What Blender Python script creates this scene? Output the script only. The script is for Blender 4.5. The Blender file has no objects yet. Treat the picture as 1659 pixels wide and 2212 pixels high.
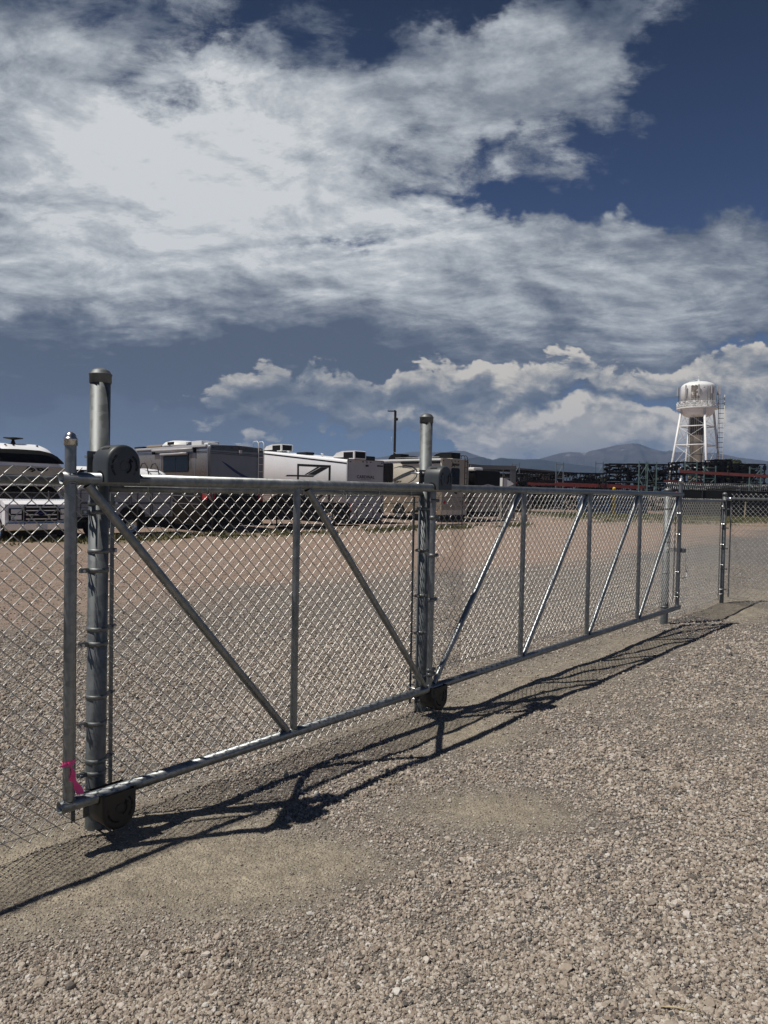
import bpy, bmesh, math, random
import numpy as np
from math import sin, cos, pi, radians, atan2, sqrt, floor
from mathutils import Vector, Matrix, Quaternion

random.seed(7)
rng = np.random.default_rng(11)
sc = bpy.context.scene
COL = sc.collection

# ------------------------------------------------------------------ camera
cam_d = bpy.data.cameras.new("camera")
cam = bpy.data.objects.new("camera", cam_d)
COL.objects.link(cam)
ROLL, PITCH = 0.0195, math.atan(46.0 / 1560.0)
vd = Vector((0, cos(PITCH), -sin(PITCH)))
zp = Vector((0, sin(PITCH), cos(PITCH)))
xr = Vector((1, 0, 0))
cr = xr * cos(ROLL) + zp * sin(ROLL)
cu = -xr * sin(ROLL) + zp * cos(ROLL)
M = Matrix(((cr.x, cu.x, -vd.x, 0), (cr.y, cu.y, -vd.y, 0), (cr.z, cu.z, -vd.z, 1.55), (0, 0, 0, 1)))
cam.matrix_world = M
cam_d.sensor_fit = 'HORIZONTAL'
cam_d.sensor_width = 36.0
cam_d.lens = 36.0 * 1560.0 / 1659.0
cam_d.clip_start = 0.05
cam_d.clip_end = 30000
sc.camera = cam
sc.view_settings.view_transform = 'Standard'
sc.view_settings.look = 'None'
sc.view_settings.gamma = 1.0
sc.view_settings.use_curve_mapping = False
sc.view_settings.exposure = EXPOSURE = -0.12

# ------------------------------------------------------------------ sun
SHV = Vector((0.50, 0.175, -1.0)).normalized()     # the way the light travels
sun_d = bpy.data.lights.new("sun", 'SUN')
sun_d.energy = 5.0
sun_d.angle = radians(0.53)
sun_d.color = (1.0, 0.945, 0.87)
sun = bpy.data.objects.new("sun", sun_d)
sun.rotation_euler = SHV.to_track_quat('-Z', 'Y').to_euler()
sun.location = (-8, -3, 16)
COL.objects.link(sun)
SUN_EL = math.asin(-SHV.z)
SUN_AZ = atan2(-SHV.x, -SHV.y)

# ------------------------------------------------------------------ sky
CUMSHADE = [(-0.375, 0.335, 0.359, 0.212, -0.02, 0.12), (-0.15, 0.125, 0.295, 0.09, -0.02, -0.3), (0.169, 0.137, 0.321, 0.051, -0.02, -0.08), (0.33, 0.09, 0.244, 0.058, -0.02, 0.24), (0.496, 0.105, 0.128, 0.058, -0.02, 0.2), (0.126, 0.066, 0.077, 0.045, -0.02, 0.2), (0.232, 0.17, 0.321, 0.026, -0.02, 0.12), (0.393, 0.142, 0.192, 0.026, -0.02, -0.12)]
COVER = [(-0.457, 0.334, 0.436, 0.256, 0.12, 1.5), (-0.229, 0.313, 0.359, 0.218, -0.159, 1.0), (-0.469, 0.207, 0.487, 0.122, -0.02, 1.7), (-0.092, 0.503, 0.282, 0.122, 0.26, 1.35), (0.121, 0.575, 0.333, 0.122, 0.225, 1.75), (0.276, 0.64, 0.212, 0.09, 0.33, 0.9), (-0.39, 0.603, 0.359, 0.167, -0.02, 1.25), (-0.484, 0.619, 0.167, 0.103, -0.02, 0.4), (-0.144, 0.595, 0.231, 0.103, -0.02, 0.5), (-0.534, 0.513, 0.192, 0.167, -0.02, 0.8), (-0.326, 0.505, 0.192, 0.083, -0.02, 0.3), (-0.04, 0.423, 0.256, 0.083, 0.05, 1.1), (0.2, 0.456, 0.128, 0.048, 0.068, 0.95), (0.179, 0.53, 0.231, 0.051, -0.107, 0.65), (0.349, 0.539, 0.154, 0.042, -0.194, 0.6), (0.41, 0.6, 0.128, 0.032, 0.33, 0.5), (0.287, 0.485, 0.167, 0.038, -0.02, 0.3), (0.038, 0.318, 0.333, 0.083, 0.085, 0.4), (0.215, 0.347, 0.295, 0.09, -0.02, 1.2), (0.38, 0.359, 0.205, 0.083, -0.02, 1.2), (0.507, 0.352, 0.103, 0.058, -0.02, 0.9), (0.198, 0.258, 0.577, 0.167, -0.054, 2.0), (0.509, 0.277, 0.167, 0.096, -0.02, 0.7), (0.421, 0.237, 0.256, 0.071, -0.02, 0.5), (-0.119, 0.22, 0.359, 0.135, -0.02, 1.3), (-0.176, 0.175, 0.41, 0.077, -0.02, 1.7), (0.136, 0.181, 0.513, 0.064, -0.02, 1.5), (-0.064, 0.341, 0.147, 0.042, 0.155, -1.0), (-0.095, 0.3, 0.077, 0.022, -0.02, -0.5), (0.501, 0.514, 0.212, 0.212, -0.02, -0.9), (0.226, 0.403, 0.231, 0.032, 0.015, -0.9), (0.094, 0.655, 0.071, 0.058, 0.33, -0.6), (-0.25, 0.531, 0.103, 0.032, -0.194, -0.35), (-0.251, 0.624, 0.09, 0.038, -0.194, -0.5), (-0.377, 0.553, 0.077, 0.038, -0.02, -0.3), (0.461, 0.203, 0.122, 0.024, 0.033, -1.1), (0.476, 0.308, 0.077, 0.016, -0.02, -0.5), (-0.007, 0.038, 0.833, 0.09, -0.02, -1.5), (-0.494, 0.124, 0.269, 0.058, -0.02, 0.5), (-0.086, 0.151, 0.333, 0.051, -0.02, 0.9), (-0.01, 0.48, 0.077, 0.019, -0.02, -0.3)]
SHADE = [(-0.375, 0.335, 0.359, 0.212, -0.02, 0.12), (-0.407, 0.378, 0.513, 0.333, -0.02, 0.42), (0.003, 0.48, 0.577, 0.269, 0.19, 0.42), (0.198, 0.283, 0.526, 0.167, -0.02, 0.4), (-0.027, 0.417, 1.667, 0.577, -0.02, 0.16), (-0.47, 0.258, 0.269, 0.077, -0.02, 0.12), (-0.178, 0.314, 0.167, 0.09, -0.02, -0.08), (-0.151, 0.188, 0.449, 0.096, -0.072, -0.12), (-0.469, 0.157, 0.385, 0.083, -0.02, -0.1), (0.104, 0.187, 0.385, 0.045, -0.02, -0.1), (-0.119, 0.182, 0.256, 0.045, -0.02, -0.25), (-0.469, 0.163, 0.41, 0.083, -0.02, -0.38), (-0.176, 0.162, 0.321, 0.058, -0.02, -0.2), (0.199, 0.22, 0.333, 0.058, -0.02, 0.02), (-0.421, 0.59, 0.397, 0.167, -0.02, 0.26), (-0.182, 0.588, 0.192, 0.077, -0.02, 0.1)]
CUMUL = [(0.304, 0.128, 0.167, 0.018, -0.02, -1.0), (0.042, 0.123, 0.128, 0.015, -0.02, -0.8), (0.202, 0.103, 0.077, 0.013, -0.02, -0.5), (0.412, 0.123, 0.058, 0.016, -0.369, -0.6), (0.362, 0.09, 0.449, 0.071, 0.015, 0.35), (-0.085, 0.113, 0.333, 0.058, -0.02, 0.3), (0.169, 0.137, 0.513, 0.058, -0.02, 0.25), (0.284, 0.162, 0.333, 0.035, 0.015, 1.2), (0.5, 0.175, 0.179, 0.048, -0.02, 1.4), (0.093, 0.145, 0.192, 0.032, -0.02, 1.1), (-0.124, 0.132, 0.231, 0.038, -0.02, 1.1), (0.318, 0.092, 0.231, 0.074, -0.02, 1.5), (0.222, 0.065, 0.16, 0.051, 0.12, 1.3), (0.127, 0.06, 0.071, 0.045, -0.02, 1.2), (0.119, 0.105, 0.205, 0.042, -0.02, 1.1), (-0.022, 0.111, 0.096, 0.027, -0.02, 0.9), (0.496, 0.102, 0.122, 0.071, -0.02, 1.5), (0.491, 0.061, 0.192, 0.058, -0.02, 1.0), (-0.085, 0.097, 0.122, 0.026, -0.02, 0.8), (-0.174, 0.08, 0.051, 0.026, 0.504, 1.0), (-0.226, 0.098, 0.103, 0.026, -0.02, 0.6), (-0.852, 0.086, 0.321, 0.077, -0.02, 1.0), (0.807, 0.15, 0.269, 0.083, -0.02, 1.2)]
RAIN = [(-0.494, 0.093, 0.436, 0.138, -0.02, 1.3), (-0.226, 0.111, 0.269, 0.077, -0.02, 0.6), (0.266, 0.12, 0.513, 0.071, -0.02, 0.35), (-0.916, 0.116, 0.321, 0.128, -0.02, 0.8)]
STRENGTH = 0.1
SKY_T0, SKY_T1, SKY_T2, SKY_T3 = (0.188, 0.239, 0.358), (0.358, 0.409, 0.529), (0.23, 0.273, 0.384), (0.115, 0.14, 0.185)

def build_world():
    w = bpy.data.worlds.new("World")
    sc.world = w
    w.use_nodes = True
    nt = w.node_tree
    for n in list(nt.nodes): nt.nodes.remove(n)
    N, L = nt.nodes, nt.links
    def nd(t, **k):
        n = N.new(t)
        for a, b in k.items(): setattr(n, a, b)
        return n
    def val(x):
        return x
    def setin(sock, v):
        if hasattr(v, 'links') or isinstance(v, bpy.types.NodeSocket): L.new(v, sock)
        else: sock.default_value = v
    def math_(op, a, b=0.0, c=None, clamp=False):
        n = nd('ShaderNodeMath', operation=op); n.use_clamp = clamp
        setin(n.inputs[0], a); setin(n.inputs[1], b)
        if c is not None: setin(n.inputs[2], c)
        return n.outputs[0]
    def smooth(v, a, b, lo=0.0, hi=1.0):
        n = nd('ShaderNodeMapRange'); n.interpolation_type = 'SMOOTHSTEP'
        setin(n.inputs['Value'], v)
        for k, x in zip(('From Min', 'From Max', 'To Min', 'To Max'), (a, b, lo, hi)): setin(n.inputs[k], x)
        return n.outputs[0]
    def mix(f, a, b, mode='MIX'):
        n = nd('ShaderNodeMix', data_type='RGBA', blend_type=mode)
        setin(n.inputs[0], f)
        for s, v in ((n.inputs[6], a), (n.inputs[7], b)):
            if isinstance(v, tuple): s.default_value = (*v, 1)
            else: L.new(v, s)
        return n.outputs[2]
    tc = nd('ShaderNodeTexCoord')
    sep = nd('ShaderNodeSeparateXYZ'); L.new(tc.outputs['Generated'], sep.inputs[0])
    X, Y, Z = sep.outputs
    ay = math_('MAXIMUM', math_('ABSOLUTE', Y), 0.02)
    U = math_('DIVIDE', X, ay)
    V = math_('DIVIDE', Z, ay)
    uv = nd('ShaderNodeCombineXYZ'); L.new(U, uv.inputs[0]); L.new(V, uv.inputs[1])
    # cloud-deck coordinates (a flat layer seen in perspective)
    zz = math_('ADD', math_('MAXIMUM', Z, 0.0), 0.22)
    deck = nd('ShaderNodeCombineXYZ')
    L.new(math_('DIVIDE', X, zz), deck.inputs[0]); L.new(math_('DIVIDE', Y, zz), deck.inputs[1])
    deck = deck.outputs[0]
    def noise(vec, scale, detail=8, rough=0.55, off=(0, 0, 0), dist=0.0, scl=(1, 1, 1), rot=0.0):
        m = nd('ShaderNodeMapping'); L.new(vec, m.inputs[0])
        m.inputs['Location'].default_value = off
        m.inputs['Scale'].default_value = scl
        m.inputs['Rotation'].default_value = (0, 0, rot)
        n = nd('ShaderNodeTexNoise'); L.new(m.outputs[0], n.inputs['Vector'])
        n.inputs['Scale'].default_value = scale; n.inputs['Detail'].default_value = detail
        n.inputs['Roughness'].default_value = rough; n.inputs['Distortion'].default_value = dist
        return n.outputs[0]
    # warp so that the blob outlines wander
    wn = nd('ShaderNodeTexNoise'); L.new(uv.outputs[0], wn.inputs['Vector'])
    wn.inputs['Scale'].default_value = 5.0; wn.inputs['Detail'].default_value = 5; wn.inputs['Roughness'].default_value = 0.6
    ws = nd('ShaderNodeVectorMath', operation='SUBTRACT'); L.new(wn.outputs['Color'], ws.inputs[0]); ws.inputs[1].default_value = (0.5, 0.5, 0.5)
    wm = nd('ShaderNodeVectorMath', operation='SCALE'); L.new(ws.outputs[0], wm.inputs[0]); wm.inputs['Scale'].default_value = 0.20
    wa = nd('ShaderNodeVectorMath', operation='ADD'); L.new(uv.outputs[0], wa.inputs[0]); L.new(wm.outputs[0], wa.inputs[1])
    uvw = wa.outputs[0]
    def field(blobs, vec):
        acc = None
        for (u, v, ru, rv, rot, wt) in blobs:
            m = nd('ShaderNodeMapping', vector_type='TEXTURE'); L.new(vec, m.inputs[0])
            m.inputs['Location'].default_value = (u, v, 0)
            m.inputs['Rotation'].default_value = (0, 0, rot)
            m.inputs['Scale'].default_value = (ru, rv, 1)
            g = nd('ShaderNodeTexGradient', gradient_type='SPHERICAL'); L.new(m.outputs[0], g.inputs[0])
            s = smooth(g.outputs['Fac'], 0.0, 0.75)
            acc = math_('MULTIPLY_ADD', s, wt, acc if acc is not None else 0.0)
        return acc
    C = field(COVER, uvw)
    B = field(SHADE, uvw)
    front = smooth(Y, -0.12, 0.15)            # the measured cloud banks stand in the half of the sky ahead
    C = math_('MULTIPLY', C, front)
    K = math_('MULTIPLY', field(CUMUL, uvw), front)                     # where the heaped clouds near the horizon stand
    R = math_('MULTIPLY', field(RAIN, uv.outputs[0]), front)
    # streaky deck noise + direction noise
    n1 = noise(deck, 3.9, 12, 0.66, (3.1, 1.7, 0), 0.25, (1.0, 1.35, 1), 0.5)
    n2 = noise(deck, 1.4, 6, 0.5, (7.3, 2.2, 0))
    nu = noise(uv.outputs[0], 13.0, 12, 0.66, (2.2, 0.4, 0), 0.3, (1.0, 1.8, 1), 0.12)
    nl = math_('ADD', math_('MULTIPLY', n1, 0.68), math_('MULTIPLY', n2, 0.32))
    nlm = math_('ADD', math_('MULTIPLY', nl, 0.6), math_('MULTIPLY', nu, 0.4))
    dens = math_('ADD', math_('SUBTRACT', C, 0.42), math_('MULTIPLY', math_('SUBTRACT', nlm, 0.5), 7.4))
    a_deck = smooth(dens, -0.08, 0.92)
    # heaped clouds: isotropic noise in direction, crisp edges
    uvk = uv.outputs[0]
    k1 = noise(uvk, 15.0, 11, 0.60, (1.3, 4.0, 0), 0.35, (1.0, 1.7, 1))
    sh = nd('ShaderNodeVectorMath', operation='ADD'); L.new(uv.outputs[0], sh.inputs[0]); sh.inputs[1].default_value = (-0.008, 0.014, 0)
    shw = nd('ShaderNodeVectorMath', operation='ADD'); L.new(uvw, shw.inputs[0]); shw.inputs[1].default_value = (-0.008, 0.014, 0)
    k1b = noise(sh.outputs[0], 15.0, 11, 0.60, (1.3, 4.0, 0), 0.35, (1.0, 1.7, 1))
    Kb = math_('MULTIPLY', field(CUMUL, shw.outputs[0]), front)
    def dk(K_, k_): return math_('ADD', math_('SUBTRACT', K_, 0.75), math_('MULTIPLY', math_('SUBTRACT', k_, 0.5), 5.0))
    densk, denskb = dk(K, k1), dk(Kb, k1b)
    a_cum = math_('MULTIPLY', smooth(densk, 0.02, 0.42), smooth(K, 0.08, 0.32))
    relk = math_('MULTIPLY', math_('SUBTRACT', math_('MINIMUM', densk, 1.6), math_('MINIMUM', denskb, 1.6)), 0.42)
    n1b = noise(deck, 3.9, 12, 0.66, (3.1 + 0.05, 1.7 - 0.03, 0), 0.25, (1.0, 1.35, 1), 0.5)
    rel = math_('MULTIPLY', math_('SUBTRACT', n1, n1b), 1.5)
    n3 = noise(uv.outputs[0], 3.2, 7, 0.55, (0.3, 9.0, 0), 0.3, (1, 2.0, 1), 0.15)
    br = math_('ADD', math_('ADD', B, math_('MULTIPLY', math_('SUBTRACT', n3, 0.5), 0.7)), rel)
    n4 = noise(uv.outputs[0], 9.0, 10, 0.6, (4.3, 2.0, 0), 0.5, (0.9, 1.8, 1), -0.12)
    br = math_('ADD', br, math_('MULTIPLY', math_('SUBTRACT', n4, 0.5), 0.7))
    thick = smooth(dens, 0.3, 1.6, -0.13, 0.06)
    br = math_('ADD', br, thick)
    def ramp(v, stops):
        r = nd('ShaderNodeValToRGB'); L.new(v, r.inputs[0])
        e = r.color_ramp.elements
        while len(e) < len(stops): e.new(0.5)
        for q, (p, c) in zip(e, stops): q.position = p; q.color = (*c, 1)
        return r.outputs[0]
    def lin(r, g, b, k=1.0):
        f = lambda c: ((c / 255 + 0.055) / 1.055) ** 2.4 if c > 10 else c / 255 / 12.92
        return tuple(f(c) * k for c in (r, g, b))
    KB = 1.0
    cdeck = ramp(br, [(0.0, lin(80, 91, 109)), (0.25, lin(102, 111, 126)), (0.5, lin(136, 143, 153)), (0.72, lin(170, 176, 183)), (0.88, lin(192, 197, 201)), (1.0, lin(212, 215, 218))])
    brk = math_('ADD', math_('ADD', smooth(densk, 0.1, 1.5, 0.52, 0.44), relk), math_('MULTIPLY', math_('SUBTRACT', n4, 0.5), 0.8))
    brk = math_('ADD', brk, field(CUMSHADE, uv.outputs[0]))
    ccum = ramp(brk, [(0.0, lin(90, 101, 117)), (0.4, lin(124, 131, 141)), (0.7, lin(172, 171, 168)), (1.0, lin(214, 208, 198))])
    # clear air
    sky = nd('ShaderNodeTexSky', sky_type='NISHITA')
    sky.sun_disc = False
    sky.sun_elevation = SUN_EL
    sky.sun_rotation = SUN_AZ % (2 * pi)
    sky.altitude = 1900
    sky.air_density = 1.0
    sky.dust_density = 0.4
    sky.ozone_density = 2.0
    el = math_('MAXIMUM', Z, 0.0)
    tint = ramp(el, [(0.0, SKY_T0), (0.16, SKY_T1), (0.40, SKY_T2), (0.6, SKY_T3), (1.0, SKY_T3)])
    clear = mix(1.0, sky.outputs[0], tint, 'MULTIPLY')
    # a tall rain curtain on the left: smooth slate veil
    gain = 1.0 / (STRENGTH * (2 ** EXPOSURE))
    def gained(c):
        v = nd('ShaderNodeVectorMath', operation='SCALE'); L.new(c, v.inputs[0]); v.inputs['Scale'].default_value = gain
        return v.outputs[0]
    cdeck, ccum = gained(cdeck), gained(ccum)
    rn = noise(uv.outputs[0], 2.2, 4, 0.5, (5, 1, 0), 0, (1.6, 0.7, 1), -0.1)
    rain_c = ramp(math_('ADD', math_('MULTIPLY', V, 1.2), math_('MULTIPLY', rn, 0.45)), [(0.0, lin(112, 124, 140)), (0.25, lin(90, 102, 120)), (0.45, lin(82, 93, 110)), (0.7, lin(112, 120, 131))])
    rain_c = gained(rain_c)
    c = mix(smooth(math_('ADD', R, math_('MULTIPLY', math_('SUBTRACT', nu, 0.5), 0.4)), 0.05, 1.0, 0.0, 0.95), clear, rain_c)
    c = mix(a_deck, c, cdeck)
    c = mix(math_('MULTIPLY', a_cum, 0.95), c, ccum)
    # below the horizon: ground-coloured haze
    bg = nd('ShaderNodeBackground'); bg.inputs['Strength'].default_value = STRENGTH
    L.new(c, bg.inputs[0])
    out = nd('ShaderNodeOutputWorld'); L.new(bg.outputs[0], out.inputs[0])
    w.cycles.sampling_method = 'MANUAL'
    w.cycles.sample_map_resolution = 512
build_world()

# ================================================================= helpers
def smoothstep(a, b, x):
    t = np.clip((np.asarray(x, float) - a) / (b - a), 0, 1)
    return t * t * (3 - 2 * t)

def _h(ix, iy, seed):
    n = (ix.astype(np.int64) * 374761393 + iy.astype(np.int64) * 668265263 + seed * 1442695041) & 0xFFFFFFFF
    n = ((n ^ (n >> 13)) * 1274126177) & 0xFFFFFFFF
    return ((n ^ (n >> 16)) & 0xFFFFFF) / float(0xFFFFFF)

def vnoise(x, y, seed=0):
    x = np.asarray(x, float); y = np.asarray(y, float)
    xi = np.floor(x); yi = np.floor(y); fx = x - xi; fy = y - yi
    fx = fx * fx * (3 - 2 * fx); fy = fy * fy * (3 - 2 * fy)
    a = _h(xi, yi, seed); b = _h(xi + 1, yi, seed); c = _h(xi, yi + 1, seed); d = _h(xi + 1, yi + 1, seed)
    return (a * (1 - fx) + b * fx) * (1 - fy) + (c * (1 - fx) + d * fx) * fy

def fbm(x, y, seed=0, oct=4, g=0.5):
    s = 0; a = 1; t = 0
    for i in range(oct):
        s = s + a * vnoise(np.asarray(x) * 2 ** i, np.asarray(y) * 2 ** i, seed + i * 7); t += a; a *= g
    return s / t

# gate line frame: origin at the first big post, S along the gate, G towards the camera's side
P1 = Vector((-1.284, 3.233, 0))
AZ = radians(40.43)
DV = Vector((sin(AZ), cos(AZ), 0))
NV = Vector((cos(AZ), -sin(AZ), 0))
def gp(s, g, z): return P1 + DV * s + NV * g + Vector((0, 0, z))

def zbase(x, y):
    x = np.asarray(x, float); y = np.asarray(y, float)
    k = smoothstep(8, 24, y) * (1 - smoothstep(7, 13, x)) * (1 - smoothstep(60, 110, y))
    return -0.22 * k

def zground(x, y):
    x = np.asarray(x, float); y = np.asarray(y, float)
    r = np.hypot(x, y)
    near = 1 - smoothstep(14, 40, r)
    s = (x - P1.x) * DV.x + (y - P1.y) * DV.y
    g = (x - P1.x) * NV.x + (y - P1.y) * NV.y
    h = (fbm(x * 0.45, y * 0.45, 3, 3) - 0.5) * 0.05
    h = h + (fbm(x * 2.2, y * 2.2, 9, 4, 0.55) - 0.5) * 0.028
    # raked dirt under the gate and the fence
    rake = np.exp(-((g - 0.3) / 0.5) ** 2)
    h = h + rake * (fbm(x * 4.0, y * 4.0, 21, 3) - 0.5) * 0.035
    return zbase(x, y) + h * (0.15 + 0.85 * near)

def zg1(x, y): return float(zground(np.array([x]), np.array([y]))[0])

def gravel_amount(x, y):
    """1 where loose grey gravel lies, 0 on bare packed tan dirt."""
    x = np.asarray(x, float); y = np.asarray(y, float)
    s = (x - P1.x) * DV.x + (y - P1.y) * DV.y
    g = (x - P1.x) * NV.x + (y - P1.y) * NV.y
    n = fbm(x * 0.9 + 3, y * 0.9, 31, 4, 0.55)
    m = smoothstep(0.30, 0.56, n)
    m = 0.78 + 0.22 * m
    # bare strip where the posts were dug in
    w = fbm(x * 1.3, y * 1.3, 44, 3)
    dig = np.exp(-((g - 0.25 - (w - 0.5) * 0.7) / (0.42 + 0.25 * w)) ** 2) * smoothstep(0.30, 0.55, fbm(s * 0.55, 0 * s, 52, 2) + 0.10)
    m = m * (1 - 0.72 * dig * (1 - 0.75 * smoothstep(0.5, 1.0, s) * (1 - smoothstep(2.0, 2.6, s))))
    for (cx, cy, rx, ry) in BARE:
        q = ((x - cx) / rx) ** 2 + ((y - cy) / ry) ** 2
        m = m * (1 - 0.93 * np.exp(-q * (0.4 + 1.2 * w)))
    return np.clip(m, 0, 1)
BARE = [(-0.64, 2.78, 0.42, 0.26), (-0.35, 2.95, 0.4, 0.2), (-0.75, 2.95, 0.5, 0.25), (-1.35, 2.75, 0.5, 0.3), (0.55, 3.5, 0.5, 0.28), (0.45, 4.6, 0.5, 0.3)]

def red_amount(x, y):
    """the reddish packed drive beyond the gravel strip"""
    x = np.asarray(x, float); y = np.asarray(y, float)
    g = (x - P1.x) * NV.x + (y - P1.y) * NV.y
    n = (fbm(x * 0.35, y * 0.35, 61, 4) - 0.5) * 3.2 + (fbm(x * 2, y * 2, 64, 3) - 0.5) * 1.0
    return smoothstep(4.0, 6.6, -g + n)

def weed_amount(x, y):
    x = np.asarray(x, float); y = np.asarray(y, float)
    # distance in front of the far fence (line through (-11.8, 22) heading north-east)
    q = ((x + 11.8) * 0.7071 - (y - 22.2) * 0.7071)
    n = fbm(x * 0.8, y * 0.8, 71, 4)
    a = np.exp(-((q - 0.9) / 1.5) ** 2) * smoothstep(0.40, 0.66, n) * (1 - smoothstep(7, 9, x))
    b = smoothstep(0.30, 0.6, n + 0.3 * smoothstep(46, 52, y)) * smoothstep(38, 46, y + (n - 0.5) * 14) * (1 - smoothstep(60, 64, y)) * smoothstep(10, 14, x)
    return np.clip(a + b, 0, 1)

class MB:
    """collects shapes into one mesh"""
    def __init__(s): s.v = []; s.f = []; s.sm = []
    def add(s, vs, fs, smooth=False):
        o = len(s.v); s.v += [tuple(v) for v in vs]
        s.f += [tuple(i + o for i in f) for f in fs]; s.sm += [smooth] * len(fs)
    def box(s, c, size, rz=0.0, ax=None, bev=0.0):
        hx, hy, hz = [k / 2 for k in size]
        if ax is None:
            e = (Vector((cos(rz), sin(rz), 0)), Vector((-sin(rz), cos(rz), 0)), Vector((0, 0, 1)))
        else: e = ax
        c = Vector(c)
        if bev <= 0:
            vs = [c + e[0] * (hx * a) + e[1] * (hy * b) + e[2] * (hz * d) for d in (-1, 1) for b in (-1, 1) for a in (-1, 1)]
            s.add(vs, [(0, 2, 3, 1), (4, 5, 7, 6), (0, 1, 5, 4), (2, 6, 7, 3), (0, 4, 6, 2), (1, 3, 7, 5)])
        else:
            b = min(bev, hx * .9, hy * .9, hz * .9)
            bm = bmesh.new(); bmesh.ops.create_cube(bm, size=1.0)
            for v in bm.verts: v.co = Vector((v.co.x * 2 * hx, v.co.y * 2 * hy, v.co.z * 2 * hz))
            bmesh.ops.bevel(bm, geom=bm.edges[:], offset=b, segments=2, affect='EDGES', profile=0.6)
            bm.verts.index_update()
            s.add([c + e[0] * v.co.x + e[1] * v.co.y + e[2] * v.co.z for v in bm.verts], [tuple(v.index for v in f.verts) for f in bm.faces])
            bm.free()
    def tube(s, pts, r, n=8, caps=True, smooth=True, closed=False):
        pts = [Vector(p) for p in pts]
        rr = r if hasattr(r, '__len__') else [r] * len(pts)
        m = len(pts); vs = []; prev = None
        for i, p in enumerate(pts):
            if closed: t = pts[(i + 1) % m] - pts[i - 1]
            else: t = pts[min(i + 1, m - 1)] - pts[max(i - 1, 0)]
            if t.length < 1e-9: t = Vector((0, 0, 1))
            t.normalize()
            if prev is None:
                a = Vector((0, 0, 1)) if abs(t.z) < 0.9 else Vector((1, 0, 0))
                u = t.cross(a).normalized()
            else:
                u = (prev - t * prev.dot(t))
                u = u.normalized() if u.length > 1e-6 else t.orthogonal().normalized()
            prev = u; w = t.cross(u)
            for k in range(n):
                a = 2 * pi * k / n
                vs.append(p + (u * cos(a) + w * sin(a)) * rr[i])
        fs = []
        for i in range(m if closed else m - 1):
            j = (i + 1) % m
            for k in range(n):
                fs.append((i * n + k, i * n + (k + 1) % n, j * n + (k + 1) % n, j * n + k))
        s.add(vs, fs, smooth)
        if caps and not closed:
            o = len(s.v) - m * n
            s.f.append(tuple(o + k for k in range(n))[::-1]); s.sm.append(False)
            s.f.append(tuple(o + (m - 1) * n + k for k in range(n))); s.sm.append(False)
    def pipe(s, a, b, r, wall, n=20):
        """hollow tube, open at both ends"""
        a = Vector(a); b = Vector(b); t = (b - a).normalized()
        u = t.orthogonal().normalized() if abs(t.z) > .9 else t.cross(Vector((0, 0, 1))).normalized()
        w = t.cross(u); vs = []
        for p, q in ((a, r), (b, r), (b, r - wall), (a, r - wall)):
            for k in range(n):
                g = 2 * pi * k / n; vs.append(p + (u * cos(g) + w * sin(g)) * q)
        fs = []
        for i in range(4):
            j = (i + 1) % 4
            for k in range(n): fs.append((i * n + k, i * n + (k + 1) % n, j * n + (k + 1) % n, j * n + k))
        s.add(vs, fs, True)
    def lathe(s, prof, c=(0, 0, 0), n=24, smooth=True):
        c = Vector(c); vs = []; fs = []
        for (r, z) in prof:
            for k in range(n):
                a = 2 * pi * k / n; vs.append(c + Vector((r * cos(a), r * sin(a), z)))
        for i in range(len(prof) - 1):
            for k in range(n): fs.append((i * n + k, i * n + (k + 1) % n, (i + 1) * n + (k + 1) % n, (i + 1) * n + k))
        s.add(vs, fs, smooth)
        if prof[0][0] > 1e-6: s.f.append(tuple(len(s.v) - len(vs) + k for k in range(n))[::-1]); s.sm.append(False)
        if prof[-1][0] > 1e-6: s.f.append(tuple(len(s.v) - n + k for k in range(n))); s.sm.append(False)
    def prism(s, poly, o, ex, ey, ez, d, smooth=False):
        """polygon (a, b) in the plane o + a ex + b ey, given thickness d along ez"""
        o, ex, ey, ez = Vector(o), Vector(ex), Vector(ey), Vector(ez); n = len(poly)
        vs = [o + ex * a + ey * b for a, b in poly] + [o + ex * a + ey * b + ez * d for a, b in poly]
        fs = [tuple(range(n))[::-1], tuple(range(n, 2 * n))] + [(i, (i + 1) % n, n + (i + 1) % n, n + i) for i in range(n)]
        s.add(vs, fs[:2], False); o2 = len(s.v) - 2 * n
        for f in fs[2:]: s.f.append(tuple(i + o2 for i in f)); s.sm.append(smooth)
    def build(s, name, mat, parent=None, **tags):
        me = bpy.data.meshes.new(name)
        me.from_pydata([tuple(v) for v in s.v], [], s.f)
        me.polygons.foreach_set('use_smooth', s.sm)
        bm = bmesh.new(); bm.from_mesh(me); bmesh.ops.recalc_face_normals(bm, faces=bm.faces[:]); bm.to_mesh(me); bm.free()
        if mat: me.materials.append(mat)
        me.update()
        return link(name, me, parent, **tags)

def link(name, data, parent=None, loc=None, **tags):
    o = bpy.data.objects.new(name, data); COL.objects.link(o)
    if parent is not None: o.parent = parent
    if loc is not None: o.location = loc
    for k, v in tags.items(): o[k] = v
    return o

def thing(name, label, cat, loc=(0, 0, 0), rz=0.0, group=None):
    o = bpy.data.objects.new(name, None); COL.objects.link(o)
    o.empty_display_size = 0.2
    o.location = loc; o.rotation_euler = (0, 0, rz)
    o['label'] = label; o['category'] = cat
    if group: o['group'] = group
    return o

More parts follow.
